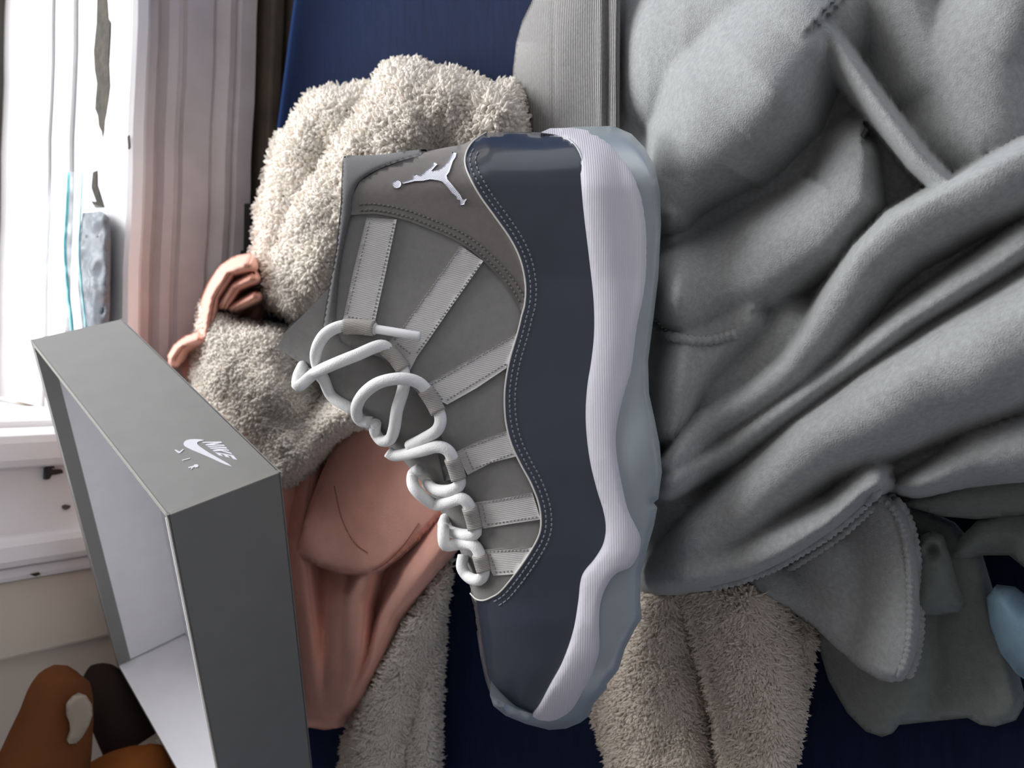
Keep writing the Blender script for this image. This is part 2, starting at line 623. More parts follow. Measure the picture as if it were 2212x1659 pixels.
def tufts(name, outline, zf, m, parent, N, length, rad, lay=(0, 0, 0), spread=0.7, seed=1):
    """sherpa pile: bent tapering tufts rooted on the cloth, one object (uncountable)"""
    r = np.random.default_rng(seed)
    O = np.asarray(outline, float)
    lo, hi = O.min(0), O.max(0)
    P = r.uniform(lo, hi, (int(N * 2.2), 2))
    P = P[inside(P, O)][:N]
    N = len(P)

    def pos(Q):
        d, _, _ = poly_dist(Q, O, True)
        return at_z(Q[:, 0], Q[:, 1], zf(Q, d))
    p0 = pos(P)
    px = pos(P + [2.5, 0])
    py = pos(P + [0, 2.5])
    nrm = np.cross(px - p0, py - p0)
    nrm /= np.linalg.norm(nrm, axis=1)[:, None] + 1e-12
    view = C - p0
    sgn = np.sign((nrm * view).sum(1))
    nrm *= sgn[:, None]
    # neighbouring tufts lean alike, as in clumps
    cl = np.stack([wobble(P, 0.11, 1.0, seed + 3), wobble(P, 0.11, 1.0, seed + 4), wobble(P, 0.11, 1.0, seed + 5)], 1)
    dirn = nrm + spread * (0.55 * cl + 0.6 * r.normal(size=(N, 3))) + np.asarray(lay)[None]
    dirn /= np.linalg.norm(dirn, axis=1)[:, None]
    L = length * r.uniform(0.6, 1.25, N)
    R = rad * r.uniform(0.7, 1.3, N)
    u = np.cross(dirn, r.normal(size=(N, 3)))
    u /= np.linalg.norm(u, axis=1)[:, None] + 1e-12
    v = np.cross(dirn, u)
    bend = r.normal(size=(N, 1)) * 0.35 * u
    rings = []
    for t, k in ((-0.15, 1.0), (0.4, 0.95), (0.8, 0.6)):
        c = p0 + dirn * (L * t)[:, None] + bend * (L * t * t)[:, None]
        for q in range(4):
            a = 2 * math.pi * q / 4
            rings.append(c + (R * k)[:, None] * (math.cos(a) * u + math.sin(a) * v))
    tip = p0 + dirn * L[:, None] + bend * L[:, None] * 1.1
    rings.append(tip)
    A = np.stack(rings, 1)          # N,13,3
    V = A.reshape(-1, 3)
    quad = []
    for ring in (0, 1):
        for q in range(4):
            q2 = (q + 1) % 4
            quad.append((ring * 4 + q, ring * 4 + q2, ring * 4 + 4 + q2, ring * 4 + 4 + q))
    tri = [(8 + q, 8 + (q + 1) % 4, 12) for q in range(4)]
    base = (np.arange(N) * 13)[:, None, None]
    Q = (np.array(quad)[None] + base).reshape(-1)
    Tt = (np.array(tri)[None] + base).reshape(-1)
    me = bpy.data.meshes.new(name)
    me.vertices.add(len(V))
    me.vertices.foreach_set('co', V.astype(np.float32).ravel())
    nl = len(Q) + len(Tt)
    me.loops.add(nl)
    me.loops.foreach_set('vertex_index', np.concatenate([Q, Tt]).astype(np.int32))
    nq, ntr = len(Q) // 4, len(Tt) // 3
    me.polygons.add(nq + ntr)
    st = np.concatenate([np.arange(nq) * 4, len(Q) + np.arange(ntr) * 3]).astype(np.int32)
    me.polygons.foreach_set('loop_start', st)
    me.polygons.foreach_set('use_smooth', np.ones(nq + ntr, bool))
    me.update(calc_edges=True)
    me.validate()
    me.materials.append(m)
    o = bpy.data.objects.new(name, me)
    COL.objects.link(o)
    o.parent = parent
    o.location = -Vector(parent.location)
    o['kind'] = 'stuff'
    return o


def thread_on(zf, outline, line, off, dash, gap, r, name, m, parent):
    """row of stitches lying on a cloth"""
    O = np.asarray(outline, float)
    S = spline(line, 3)
    seg = np.r_[0, np.cumsum(np.linalg.norm(np.diff(S, axis=0), axis=1))]
    V, Fs = [], []
    t = 0
    while t + dash < seg[-1]:
        q = np.stack([np.interp(np.linspace(t, t + dash, 3), seg, S[:, k]) for k in (0, 1)], 1)
        d, _, _ = poly_dist(q, O, True)
        p = at_z(q[:, 0], q[:, 1], zf(q, d) + off)
        v, f = tube(p, r, 5)
        n = len(V)
        V += v
        Fs += [tuple(i + n for i in x) for x in f]
        t += dash + gap
    o = link(name, V, Fs, m, parent)
    o['kind'] = 'stuff'
    return o


# ------------------------------------------------------------------ grey fleece sweatshirt
hood = tag(empty('fleece_sweatshirt', (0.03, 0.12, 0.0)), 'crumpled light grey fleece sweatshirt with ribbed hem under and before the shoe', 'sweatshirt')
H_OUT = [(1180, 250), (1322, 262), (1326, 120), (1326, -160), (1700, -160), (2380, -160), (2400, 500), (2400, 1080), (2212, 1055), (2080, 1070), (1990, 1085), (1920, 1070), (1880, 1090),
         (1800, 1160), (1700, 1225), (1620, 1262), (1540, 1284), (1450, 1290), (1385, 1290), (1250, 1200), (1180, 1000), (1150, 600)]


def z_hood(P, d):
    base = np.interp(P[:, 0], [1100, 1250, 1400, 1480, 2300], [0.012, 0.025, 0.052, 0.058, 0.05])
    base = base + 0.026 * np.exp(-((P[:, 0] - 1450) / 55) ** 2) * np.interp(P[:, 1], [380, 520, 1080, 1200], [0, 1, 1, 0])
    hs = [np.zeros(len(P)),
          roll(P, [(1720, 95), (1650, 172), (1560, 240), (1500, 320), (1440, 440)], [130, 170, 190, 170, 70], [220, 230, 210, 140, 60], [0.060, 0.066, 0.062, 0.054, 0.036], 0.95),
          roll(P, [(1300, 150), (1450, 90), (1600, 40), (1720, 20)], 170, 190, 0.038, 0.9),
          roll(P, [(1860, 330), (1845, 430), (1770, 510), (1640, 590), (1500, 640)], [40, 70, 85, 95, 110], [90, 120, 130, 140, 120], [0.035, 0.042, 0.045, 0.045, 0.043], 0.75),
          roll(P, [(1610, 690), (1530, 770), (1470, 850), (1438, 930)], [60, 70, 60, 40], [110, 120, 90, 70], 0.040, 0.8),
          roll(P, [(2400, 250), (2212, 335), (2080, 400), (1930, 480), (1860, 550), (1800, 640), (1752, 725), (1700, 795), (1620, 860), (1530, 915), (1475, 975), (1440, 1010)],
               [120, 130, 120, 120, 110, 100, 90, 70, 60, 60, 50, 40], [50, 45, 38, 36, 36, 36, 36, 36, 40, 45, 40, 30],
               [0.06, 0.06, 0.06, 0.058, 0.056, 0.054, 0.052, 0.050, 0.048, 0.046, 0.045, 0.044], 0.6),
          roll(P, [(1780, 730), (1700, 700), (1620, 790), (1540, 850)], 90, 80, 0.028, 0.9),
          roll(P, [(2400, 420), (2212, 530), (2120, 590), (1960, 690), (1820, 795), (1700, 880), (1570, 975), (1440, 1045)],
               40, [60, 55, 50, 42, 40, 40, 42, 40], 0.045, 0.6),
          roll(P, [(2400, 620), (2212, 720), (2050, 795), (1900, 875), (1760, 960), (1640, 1055), (1540, 1150), (1460, 1240)],
               [170, 160, 150, 130, 100, 90, 90, 80], [150, 140, 120, 105, 90, 75, 75, 70], [0.058, 0.058, 0.058, 0.058, 0.056, 0.054, 0.05, 0.045], 0.62),
          roll(P, [(2400, 930), (2212, 965), (2110, 985), (2020, 1030), (1960, 1055)], [90, 80, 60, 40, 30], [80, 70, 60, 40, 30], 0.036, 0.7),
          roll(P, [(1890, 1050), (1820, 1120), (1710, 1180), (1600, 1225), (1480, 1250)], [45, 45, 45, 45, 50], [60, 70, 80, 80, 80], 0.050, 0.7),
          roll(P, [(1690, -160), (1735, 0), (1820, 110), (1885, 205), (1990, 340), (2050, 400)], 26, [60, 60, 60, 50, 45, 40], 0.050, 0.6),
          roll(P, [(2200, -160), (2180, 0), (2110, 120), (2120, 260)], 170, 190, 0.036, 1.0),
          roll(P, [(1960, -160), (1950, 0), (2010, 150)], 100, 120, 0.030, 1.0),
          ]
    z = base + smax(hs, 700) - math.log(2) / 700
    z += wobble(P, 0.02, 0.0016, 5)
    return np.maximum(z, 0.006) * (0.25 + 0.75 * edge(d, 34))


sheet('body', H_OUT, z_hood, MT['fleece'], hood, step=8, thick=0.004)

# ribbed hem band
RIB = [(1150, -140), (1150, 0), (1128, 45), (1115, 90), (1108, 150), (1104, 210), (1098, 300), (1330, 300), (1330, 120), (1333, -140)]


def z_rib(P, d):
    t = np.clip((P[:, 0] - np.interp(P[:, 1], [-140, 0, 90, 210, 300], [1150, 1150, 1115, 1104, 1098])) / 215.0, 0, 1)
    prof = np.sqrt(np.clip(1 - (1 - np.clip(t / 0.55, 0, 1)) ** 2, 0, 1))
    groove = -0.0012 * np.exp(-((P[:, 0] - 1196) / 4) ** 2) - 0.002 * np.exp(-((P[:, 0] - 1312) / 6) ** 2) + 0.002 * np.exp(-((P[:, 0] - 1298) / 8) ** 2)
    return 0.012 + 0.072 * prof + groove + 0.002 * np.sin(P[:, 1] / 60)


sheet('ribbed_hem', RIB, z_rib, MT['rib'], hood, step=6, thick=0.004)

# flap with overlocked edge
FLAP = [(1560, 1250), (1650, 1215), (1760, 1150), (1850, 1080), (1905, 1060), (1945, 1085), (1968, 1125), (1982, 1180), (1990, 1260), (1991, 1350), (1982, 1420), (1965, 1462), (1945, 1478),
        (1900, 1470), (1850, 1440), (1800, 1395), (1755, 1350), (1700, 1315), (1620, 1290)]


def z_flap(P, d):
    z = 0.030 + smax([np.zeros(len(P)), roll(P, [(1930, 1090), (1955, 1200), (1960, 1350), (1940, 1440)], 40, 150, 0.036, 0.8),
                      roll(P, [(1640, 1270), (1740, 1320), (1830, 1390), (1930, 1430)], 90, 40, 0.022, 0.7),
                      roll(P, [(1800, 1200), (1820, 1300)], 110, 110, 0.026, 0.9)], 420)
    return z * (0.55 + 0.45 * edge(d, 22)) + wobble(P, 0.03, 0.0006, 9)


sheet('flap', FLAP, z_flap, MT['fleece'], hood, step=7, thick=0.003)
OVL = [(1912, 1066), (1944, 1092), (1964, 1130), (1977, 1185), (1985, 1260), (1986, 1350), (1978, 1415), (1961, 1458)]


def ridge(name, line, zf, out, off, r, m, parent, bumpy=0.0008):
    S = spline(line, 4)
    d, _, _ = poly_dist(S, np.asarray(out, float), True)
    p = at_z(S[:, 0], S[:, 1], zf(S, d) + off)
    rr = r + bumpy * np.sin(np.arange(len(S)) * 1.9) * 0.6
    v, f = tube(p, rr, 8)
    return link(name, v, f, m, parent)


ridge('overlock_edge', OVL, z_flap, FLAP, 0.0005, 0.0022, MT['fleece'], hood)
ridge('overlock_edge', [(x - 20, y + (3 if y < 1100 else 0)) for x, y in OVL], z_flap, FLAP, 0.0002, 0.0015, MT['fleece'], hood)
HEM = [(1893, 1062), (1872, 1084), (1800, 1146), (1700, 1210), (1620, 1246), (1540, 1268)]
ridge('hem_edge', HEM, z_hood, H_OUT, 0.0005, 0.0022, MT['fleece'], hood)
ridge('hem_edge', [(x + 6, y + 18) for x, y in HEM], z_hood, H_OUT, 0.0003, 0.0016, MT['fleece'], hood)
CUFF = [(1416, 700), (1440, 722), (1480, 734), (1530, 736), (1590, 722)]
ridge('cuff_seam', CUFF, z_hood, H_OUT, 0.0008, 0.0024, MT['fleece'], hood)
thread_on(z_hood, H_OUT, [(x, y - 9) for x, y in CUFF], 0.0016, 3, 7, 0.0008, 'cuff_stitching', MT['stitch_web'], hood)

# lower and inner layers of the sweatshirt
LOW = [(1760, 1370), (1790, 1470), (1830, 1540), (1870, 1580), (1905, 1592), (1928, 1585), (1942, 1566), (2020, 1558), (2090, 1551), (2118, 1566), (2150, 1570), (2195, 1556), (2215, 1520),
       (2190, 1420), (2150, 1300), (2120, 1200), (2060, 1130), (1950, 1080), (1850, 1200), (1780, 1330)]


def z_low(P, d):
    z = 0.018 + smax([np.zeros(len(P)), roll(P, [(1920, 1330), (1935, 1450), (1925, 1570)], [110, 90, 60], 130, 0.018, 0.8),
                      roll(P, [(2100, 1250), (2140, 1400), (2160, 1560)], 90, 130, 0.014, 0.9)], 420)
    return z * (0.3 + 0.7 * edge(d, 26))


sheet('inner_layer', LOW, z_low, MT['fleece_shade'], hood, step=9)
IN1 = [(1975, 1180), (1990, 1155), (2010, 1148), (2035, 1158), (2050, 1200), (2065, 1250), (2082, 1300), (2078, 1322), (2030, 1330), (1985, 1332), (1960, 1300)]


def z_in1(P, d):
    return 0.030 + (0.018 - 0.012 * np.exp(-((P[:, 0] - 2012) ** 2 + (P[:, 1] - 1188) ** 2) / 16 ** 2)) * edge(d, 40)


sheet('inner_fold', IN1, z_in1, MT['fleece_shade'], hood, step=7)
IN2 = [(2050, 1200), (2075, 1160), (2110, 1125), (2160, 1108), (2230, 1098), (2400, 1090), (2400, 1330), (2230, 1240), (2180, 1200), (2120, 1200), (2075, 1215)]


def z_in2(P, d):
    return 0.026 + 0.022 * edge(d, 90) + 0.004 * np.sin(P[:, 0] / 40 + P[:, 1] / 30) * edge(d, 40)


sheet('inner_fold', IN2, z_in2, MT['fleece_shade'], hood, step=9)
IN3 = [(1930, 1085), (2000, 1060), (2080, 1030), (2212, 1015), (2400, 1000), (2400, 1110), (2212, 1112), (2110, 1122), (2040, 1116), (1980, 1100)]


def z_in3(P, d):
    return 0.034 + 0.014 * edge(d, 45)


sheet('inner_fold', IN3, z_in3, MT['fleece_shade'], hood, step=9)

blue_o = [(2130, 1290), (2150, 1265), (2190, 1270), (2230, 1300), (2400, 1330), (2400, 1520), (2230, 1480), (2195, 1455), (2160, 1410), (2138, 1350)]
bl_e = tag(empty('blue_cloth', (0.0, -0.02, 0.0)), 'small pale blue cloth at the edge beside the grey inner layer', 'cloth')
sheet('cloth', blue_o, lambda P, d: 0.036 + 0.03 * edge(d, 60), MT['blue'], bl_e, step=9)

# ------------------------------------------------------------------ cream sherpa pieces
THROW = [(1130, 185), (1060, 186), (1010, 168), (975, 152), (945, 152), (905, 138), (870, 131), (842, 134), (822, 160), (800, 182), (760, 188), (710, 192), (662, 208), (642, 242), (614, 282), (590, 312),
         (580, 350), (570, 400), (553, 450), (549, 520), (540, 560), (536, 600), (545, 640), (582, 668), (625, 690), (690, 700), (800, 760), (920, 700), (1040, 560), (1160, 330)]


def z_throw(P, d):
    z = 0.02 + smax([np.zeros(len(P)),
                     roll(P, [(1040, 230), (880, 205), (780, 340), (690, 470), (630, 600), (600, 660)], [150, 150, 150, 130, 110, 90], [120, 85, 80, 80, 80, 70], [0.085, 0.10, 0.105, 0.10, 0.09, 0.08], 0.55),
                     roll(P, [(720, 230), (650, 300), (600, 430), (575, 560)], [120, 120, 100, 90], [60, 60, 50, 45], [0.08, 0.085, 0.08, 0.07], 0.55)], 300)
    return z * (0.25 + 0.75 * edge(d, 45)) + wobble(P, 0.06, 0.0025, 3)


throw = tag(empty('sherpa_throw', (0.12, 0.5, 0.0)), 'fluffy cream sherpa throw bunched up behind the heel of the shoe', 'throw')
sheet('cloth', THROW, z_throw, MT['sherpa'], throw, step=9)
tufts('pile', THROW, z_throw, MT['sherpa'], throw, 38000, 0.0060, 0.0019, lay=(-0.1, -0.35, -0.35), seed=11)

CORNER = [(1385, 1270), (1378, 1330), (1360, 1390), (1335, 1440), (1315, 1470), (1290, 1520), (1285, 1550), (1300, 1600), (1330, 1700), (1400, 1800), (1690, 1800), (1712, 1640), (1728, 1560), (1742, 1480),
          (1752, 1400), (1762, 1372), (1740, 1320), (1680, 1270), (1500, 1240)]


def z_corner(P, d):
    z = 0.015 + smax([np.zeros(len(P)),
                      roll(P, [(1560, 1250), (1590, 1400), (1620, 1550), (1640, 1750)], [130, 130, 120, 110], [120, 90, 80, 80], 0.045, 0.6),
                      roll(P, [(1400, 1280), (1400, 1420), (1420, 1560), (1450, 1750)], 110, [60, 90, 120, 130], 0.034, 0.6)], 320)
    return z * (0.3 + 0.7 * edge(d, 40)) + wobble(P, 0.05, 0.0014, 31)


corner = tag(empty('sherpa_blanket', (-0.16, 0.12, 0.0)), 'cream sherpa blanket corner poking out below the grey flap near the toe', 'blanket')
sheet('cloth', CORNER, z_corner, MT['sherpa_b'], corner, step=9)
tufts('pile', CORNER, z_corner, MT['sherpa_b'], corner, 26000, 0.0052, 0.0010, lay=(-0.7, 0.0, -0.1), spread=0.35, seed=21)

# ------------------------------------------------------------------ peach jacket with sherpa lining
jack = tag(empty('peach_jacket', (-0.02, 0.5, 0.0)), 'peach jacket with cream sherpa lining heaped between the box and the shoe', 'jacket')
LUMP = [(432, 655), (455, 652), (490, 668), (520, 690), (560, 700), (610, 705), (680, 760), (790, 860), (800, 925), (760, 930), (720, 960), (680, 1010), (640, 1045), (600, 1060), (540, 1040), (420, 960), (360, 860),
        (400, 850), (414, 800), (418, 760), (428, 700)]


def z_lump(P, d):
    z = 0.02 + smax([np.zeros(len(P)),
                     roll(P, [(470, 700), (520, 790), (580, 880), (620, 930)], [150, 150, 120, 90], [130, 150, 150, 140], [0.105, 0.11, 0.10, 0.09], 0.5),
                     roll(P, [(780, 890), (700, 930), (640, 990), (600, 1030)], [60, 60, 60, 60], [60, 70, 60, 60], 0.085, 0.6)], 300)
    return z * (0.3 + 0.7 * edge(d, 40)) + wobble(P, 0.06, 0.002, 13)


lin = sheet('sherpa_lining', LUMP, z_lump, MT['sherpa'], jack, step=9)
tufts('lining_pile', LUMP, z_lump, MT['sherpa'], jack, 24000, 0.0052, 0.0018, lay=(0.0, -0.25, -0.3), seed=41)

SHELL = [(560, 980), (640, 1000), (700, 950), (770, 890), (880, 900), (985, 1080), (1000, 1170), (965, 1212), (930, 1262), (868, 1346), (835, 1417), (785, 1512), (752, 1555), (735, 1572), (700, 1577), (672, 1572),
         (640, 1570), (560, 1400), (520, 1150)]


def z_shell(P, d):
    z = 0.02 + smax([np.zeros(len(P)),
                     roll(P, [(660, 1000), (640, 1150), (655, 1300), (675, 1450), (690, 1560)], 40, 60, [0.05, 0.045, 0.045, 0.045, 0.04], 0.7),
                     roll(P, [(730, 1240), (735, 1330), (725, 1450), (712, 1560)], 45, 60, [0.03, 0.035, 0.045, 0.04], 0.8),
                     roll(P, [(800, 1220), (780, 1300), (770, 1400), (745, 1520)], 30, 50, [0.05, 0.045, 0.05, 0.042], 0.7),
                     roll(P, [(980, 1150), (900, 1250), (840, 1330), (815, 1420), (770, 1520)], [50, 50, 60, 40, 40], [70, 60, 30, 35, 40], [0.055, 0.055, 0.046, 0.046, 0.044], 0.7),
                     roll(P, [(820, 950), (800, 1100)], 130, 130, 0.03, 1.0)], 420)
    return z * (0.4 + 0.6 * edge(d, 24)) + wobble(P, 0.03, 0.0008, 17)


sheet('shell', SHELL, z_shell, MT['peach'], jack, step=8)
PFLAP = [(815, 880), (760, 920), (722, 962), (695, 1020), (668, 1090), (650, 1150), (636, 1194), (655, 1208), (690, 1226), (735, 1240), (780, 1244), (815, 1238), (860, 1205), (910, 1160), (960, 1110), (985, 1060),
         (930, 960), (880, 900)]


def z_pflap(P, d):
    z = 0.066 + smax([np.zeros(len(P)), roll(P, [(800, 930), (745, 1060), (700, 1180)], 90, 80, 0.008, 1.0),
                      roll(P, [(900, 1000), (870, 1100), (820, 1200)], 90, 70, 0.006, 1.0)], 420)
    return z * (0.93 + 0.07 * edge(d, 14)) + wobble(P, 0.012, 0.003, 5)


sheet('collar_flap', PFLAP, z_pflap, MT['peach'], jack, step=8)
MT['peach_thread'] = mat('peach_thread', (0.30, 0.11, 0.08), 0.9)
thread_on(z_pflap, PFLAP, [(722, 1050), (738, 1120), (765, 1172), (795, 1195)], 0.0006, 6, 1, 0.00035, 'flap_stitching', MT['peach_thread'], jack)
thread_on(z_pflap, PFLAP, [(905, 1130), (870, 1180), (835, 1215), (800, 1236)], 0.0006, 6, 1, 0.00035, 'flap_stitching', MT['peach_thread'], jack)

# fluffy inside edge of the jacket front
TRIM = [(975, 1195), (966, 1260), (958, 1350), (952, 1450), (948, 1560), (945, 1800), (720, 1800), (738, 1650), (745, 1590), (770, 1530), (800, 1480), (838, 1410), (872, 1345), (930, 1262)]


def z_trim(P, d):
    z = 0.018 + smax([np.zeros(len(P)), roll(P, [(950, 1240), (900, 1340), (850, 1450), (800, 1600), (780, 1780)], [40, 60, 70, 90, 100], [40, 45, 50, 50, 60], [0.035, 0.042, 0.045, 0.045, 0.045], 0.6),
                      roll(P, [(925, 1350), (910, 1500), (900, 1750)], [30, 50, 60], 60, 0.024, 0.6)], 360)
    return z * (0.3 + 0.7 * edge(d, 26)) + wobble(P, 0.06, 0.001, 19)


sheet('lining_edge', TRIM, z_trim, MT['sherpa'], jack, step=9)
tufts('lining_pile', TRIM, z_trim, MT['sherpa'], jack, 16000, 0.0055, 0.0011, lay=(-0.45, -0.1, -0.1), spread=0.45, seed=51)

# peach rolls of the hood near the window
HR = [(545, 545), (505, 552), (472, 574), (448, 608), (432, 645), (424, 690), (424, 740), (470, 760), (560, 720), (580, 620)]


def z_hr(P, d):
    z = 0.065 + smax([np.zeros(len(P)), roll(P, [(540, 568), (490, 584), (455, 640), (440, 720)], 24, 30, 0.07, 0.6),
                     roll(P, [(545, 600), (505, 618), (478, 660)], 18, 18, 0.062, 0.6),
                     roll(P, [(550, 640), (500, 665)], 16, 16, 0.055, 0.6)], 500)
    return z * (0.4 + 0.6 * edge(d, 26))


sheet('hood_roll', HR, z_hr, MT['peach'], jack, step=6)
HR2 = [(432, 712), (398, 724), (374, 742), (358, 768), (362, 792), (380, 810), (420, 850), (450, 830), (450, 740)]


def z_hr2(P, d):
    z = 0.065 + roll(P, [(436, 728), (392, 742), (366, 775)], 22, 22, 0.07, 0.55)
    return z * (0.5 + 0.5 * edge(d, 14))


sheet('hood_roll', HR2, z_hr2, MT['peach'], jack, step=6)

# ------------------------------------------------------------------ shoe
D0 = 0.392          # distance of the shoe's middle plane from the eye, along the view axis
shoe = tag(empty('sneaker', tuple(C + FW * (D0 + 0.02) - UP * 0.07)), 'grey basketball sneaker with dark patent panel, white laces and white midsole', 'shoe')
HEEL = [(690, 352), (742, 338), (921, 325), (992, 312), (1050, 286), (1168, 283), (1300, 270)]
VAMP = [(640, 770), (735, 880), (800, 935), (870, 992), (930, 1068), (982, 1155), (1008, 1235), (1015, 1275), (1021, 1302), (1030, 1369), (1038, 1420), (1048, 1467), (1060, 1505), (1092, 1548), (1150, 1566)]


def half_width(y):
    return np.interp(y, [270, 400, 600, 800, 1000, 1200, 1350, 1500, 1580], [0.034, 0.037, 0.036, 0.040, 0.046, 0.050, 0.049, 0.042, 0.034])


def w_upper(P):
    x, y = P[:, 0], P[:, 1]
    base = half_width(y)
    t = np.clip((1290 - x) / 570, 0, 1)
    w = base * (0.96 - 0.22 * t ** 1.3)
    dh, _, _ = poly_dist(P, HEEL)
    dv, _, _ = poly_dist(P, VAMP)
    Rv = np.interp(y, [650, 900, 1100, 1300, 1560], [120, 150, 190, 230, 170])
    return w * edge(dh, 95) * edge(dv, Rv) ** 0.9


def shoe_pts(P, w):
    return at_depth(P[:, 0], P[:, 1], D0 - w)


def mirror(Q):
    dep = (Q - C) @ FW
    return Q + 2 * (D0 - dep)[:, None] * FW[None]


def panel(name, outline, m, off=0.0, thick=0.002, step=11, wf=w_upper, parent=shoe, both=False, smooth=True, bulge=0.0, brad=20):
    O = np.asarray(outline, float)
    V2, T, E = tri2d(O, step)
    w = wf(V2)
    if bulge:
        d, _, _ = poly_dist(V2, O, True)
        w = w + bulge * edge(d, brad)
    off = off * np.clip(w / 0.005, 0.0, 1) if both else off
    top = shoe_pts(V2, w + off)
    bot = shoe_pts(V2, np.maximum(w + off - thick, 0.0))
    n = len(V2)
    Fs = list(T) + [tuple(i + n for i in t[::-1]) for t in T] + [(a, b, b + n, a + n) for a, b in E]
    V = np.vstack([top, bot])
    if both:
        k = len(V)
        V = np.vstack([V, mirror(V)])
        Fs = Fs + [tuple(i + k for i in f[::-1]) for f in Fs]
        # the two sides meet round the heel, toe and instep
        Fs += [(b, a, a + k, b + k) for a, b in E if w[a] < 0.013 and w[b] < 0.013]
    return link(name, V, Fs, m, parent, smooth=smooth)


def solid(name, outline, m, wf, step=11, parent=shoe):
    """lateral face, mirrored medial face and the band joining them"""
    O = np.asarray(outline, float)
    V2, T, E = tri2d(O, step)
    d, _, _ = poly_dist(V2, O, True)
    top = shoe_pts(V2, wf(V2, d))
    bot = mirror(top)
    n = len(V2)
    Fs = list(T) + [tuple(i + n for i in t[::-1]) for t in T] + [(a, b, b + n, a + n) for a, b in E]
    o = link(name, np.vstack([top, bot]), Fs, m, parent)
    md = o.modifiers.new('edges', 'EDGE_SPLIT')
    md.split_angle = math.radians(50)
    return o


def tube_on(line, off, r, step=4, wf=w_upper, sides=8):
    S = spline(line, step)
    p = shoe_pts(S, wf(S) + off)
    return tube(p, r, sides)


def stitches(name, line, off, dash, gap, r, m, parent=shoe, wf=w_upper):
    S = spline(line, 3)
    seg = np.r_[0, np.cumsum(np.linalg.norm(np.diff(S, axis=0), axis=1))]
    V, Fs = [], []
    t = 0
    while t + dash < seg[-1]:
        q = np.stack([np.interp(np.linspace(t, t + dash, 3), seg, S[:, k]) for k in (0, 1)], 1)
        p = shoe_pts(q, wf(q) + off)
        v, f = tube(p, r, 5)
        n = len(V)
        V += v
        Fs += [tuple(i + n for i in x) for x in f]
        t += dash + gap
    o = link(name, V, Fs, m, parent)
    o['kind'] = 'stuff'
    return o


def shift(line, k):
    """offset a picture-plane polyline sideways by k pixels"""
    S = spline(line, 10)
    T = np.gradient(S, axis=0)
    T /= np.linalg.norm(T, axis=1)[:, None]
    return S + k * np.stack([-T[:, 1], T[:, 0]], 1)


PIPE = [(1050, 286), (1023, 305), (1008, 328), (1005, 354), (1016, 385), (1039, 426), (1070, 469), (1104, 518), (1125, 563), (1135, 612), (1134, 655), (1127, 683), (1118, 720), (1103, 771), (1094, 815), (1090, 860),
        (1093, 912), (1105, 960), (1125, 1003), (1148, 1046), (1164, 1089), (1169, 1128), (1163, 1160), (1142, 1198), (1112, 1241), (1082, 1277), (1060, 1291), (1043, 1297), (1028, 1294), (1016, 1282)]
PIPE_S = spline(PIPE, 8)
MID_TOP = [(1168, 286), (1211, 294), (1235, 312), (1249, 340), (1255, 387), (1262, 462), (1274, 563), (1283, 650), (1284, 720), (1278, 779), (1270, 830), (1266, 885), (1268, 940), (1276, 1000), (1290, 1058), (1303, 1100),
           (1309, 1130), (1309, 1155), (1302, 1182), (1284, 1211), (1264, 1235), (1255, 1258), (1250, 1302), (1242, 1353), (1230, 1396), (1213, 1440), (1190, 1481), (1168, 1522), (1151, 1546)]
MID_TOP_S = spline(MID_TOP, 8)
MID_BOT = [(1151, 1548), (1163, 1555), (1190, 1558), (1210, 1551), (1233, 1535), (1254, 1504), (1277, 1460), (1292, 1417), (1295, 1390), (1294, 1343), (1298, 1299), (1311, 1265), (1331, 1239), (1362, 1225), (1379, 1198),
           (1384, 1163), (1372, 1134), (1356, 1100), (1343, 1045), (1333, 990), (1330, 945), (1336, 900), (1350, 850), (1364, 806), (1370, 759), (1378, 700), (1390, 642), (1397, 583), (1397, 505), (1388, 434), (1368, 375),
           (1344, 336), (1317, 309), (1288, 288), (1243, 277), (1188, 277)]
MID_BOT_S = spline(MID_BOT, 8)

# upper (quarter, vamp and toe box), both sides of the shoe
EYESTAY = [(721, 704), (735, 738), (772, 756), (822, 772), (858, 806), (900, 846), (934, 900), (972, 985), (998, 1050), (1017, 1120), (1030, 1185), (1040, 1230), (1016, 1262)]
UPPER = [(748, 350)] + [(739, 368), (735, 454), (725, 544), (714, 603), (704, 673)] + EYESTAY + [(1018, 1284), (1030, 1306), (1040, 1369), (1048, 1420), (1058, 1465), (1070, 1498), (1105, 1525), (1160, 1530)] \
    + [(x + 18, y) for x, y in MID_TOP[::-1][2:]] + [(1130, 296), (1050, 298), (992, 323), (921, 336), (800, 347)]
panel('upper', UPPER, MT['nubuck'], 0.0, 0.003, 10, both=True)
# padded insole closing the inside
INS = [(1180, 330), (1210, 320), (1225, 500), (1230, 800), (1230, 1000), (1215, 1300), (1150, 1480), (1130, 1440), (1170, 1200), (1190, 1000), (1190, 700), (1190, 450)]
solid('insole', INS, MT['collar'], lambda P, d: np.maximum(w_upper(P) - 0.006, 0.004))

# heel counter with emblem
COUNTER_EDGE = [(757, 465), (790, 462), (819, 463), (874, 475), (933, 497), (992, 524), (1043, 563), (1090, 614), (1121, 665), (1127, 684)]
CE = spline(COUNTER_EDGE, 8)
k0 = int(np.argmin(np.hypot(*(PIPE_S - np.array([1127, 683])).T)))
COUNTER = [tuple(p) for p in CE] + [tuple(p) for p in PIPE_S[:k0][::-1]] + [(1000, 312), (960, 319), (921, 327), (874, 346), (819, 366), (776, 393), (763, 421), (758, 445)]
panel('heel_counter', COUNTER, MT['nubuck_heel'], 0.0012, 0.002, 9, both=True)
for k in (-8, -21):
    stitches('stitching', shift(COUNTER_EDGE, k)[2:-2], 0.0014, 6, 4, 0.00042, MT['stitch_light'])

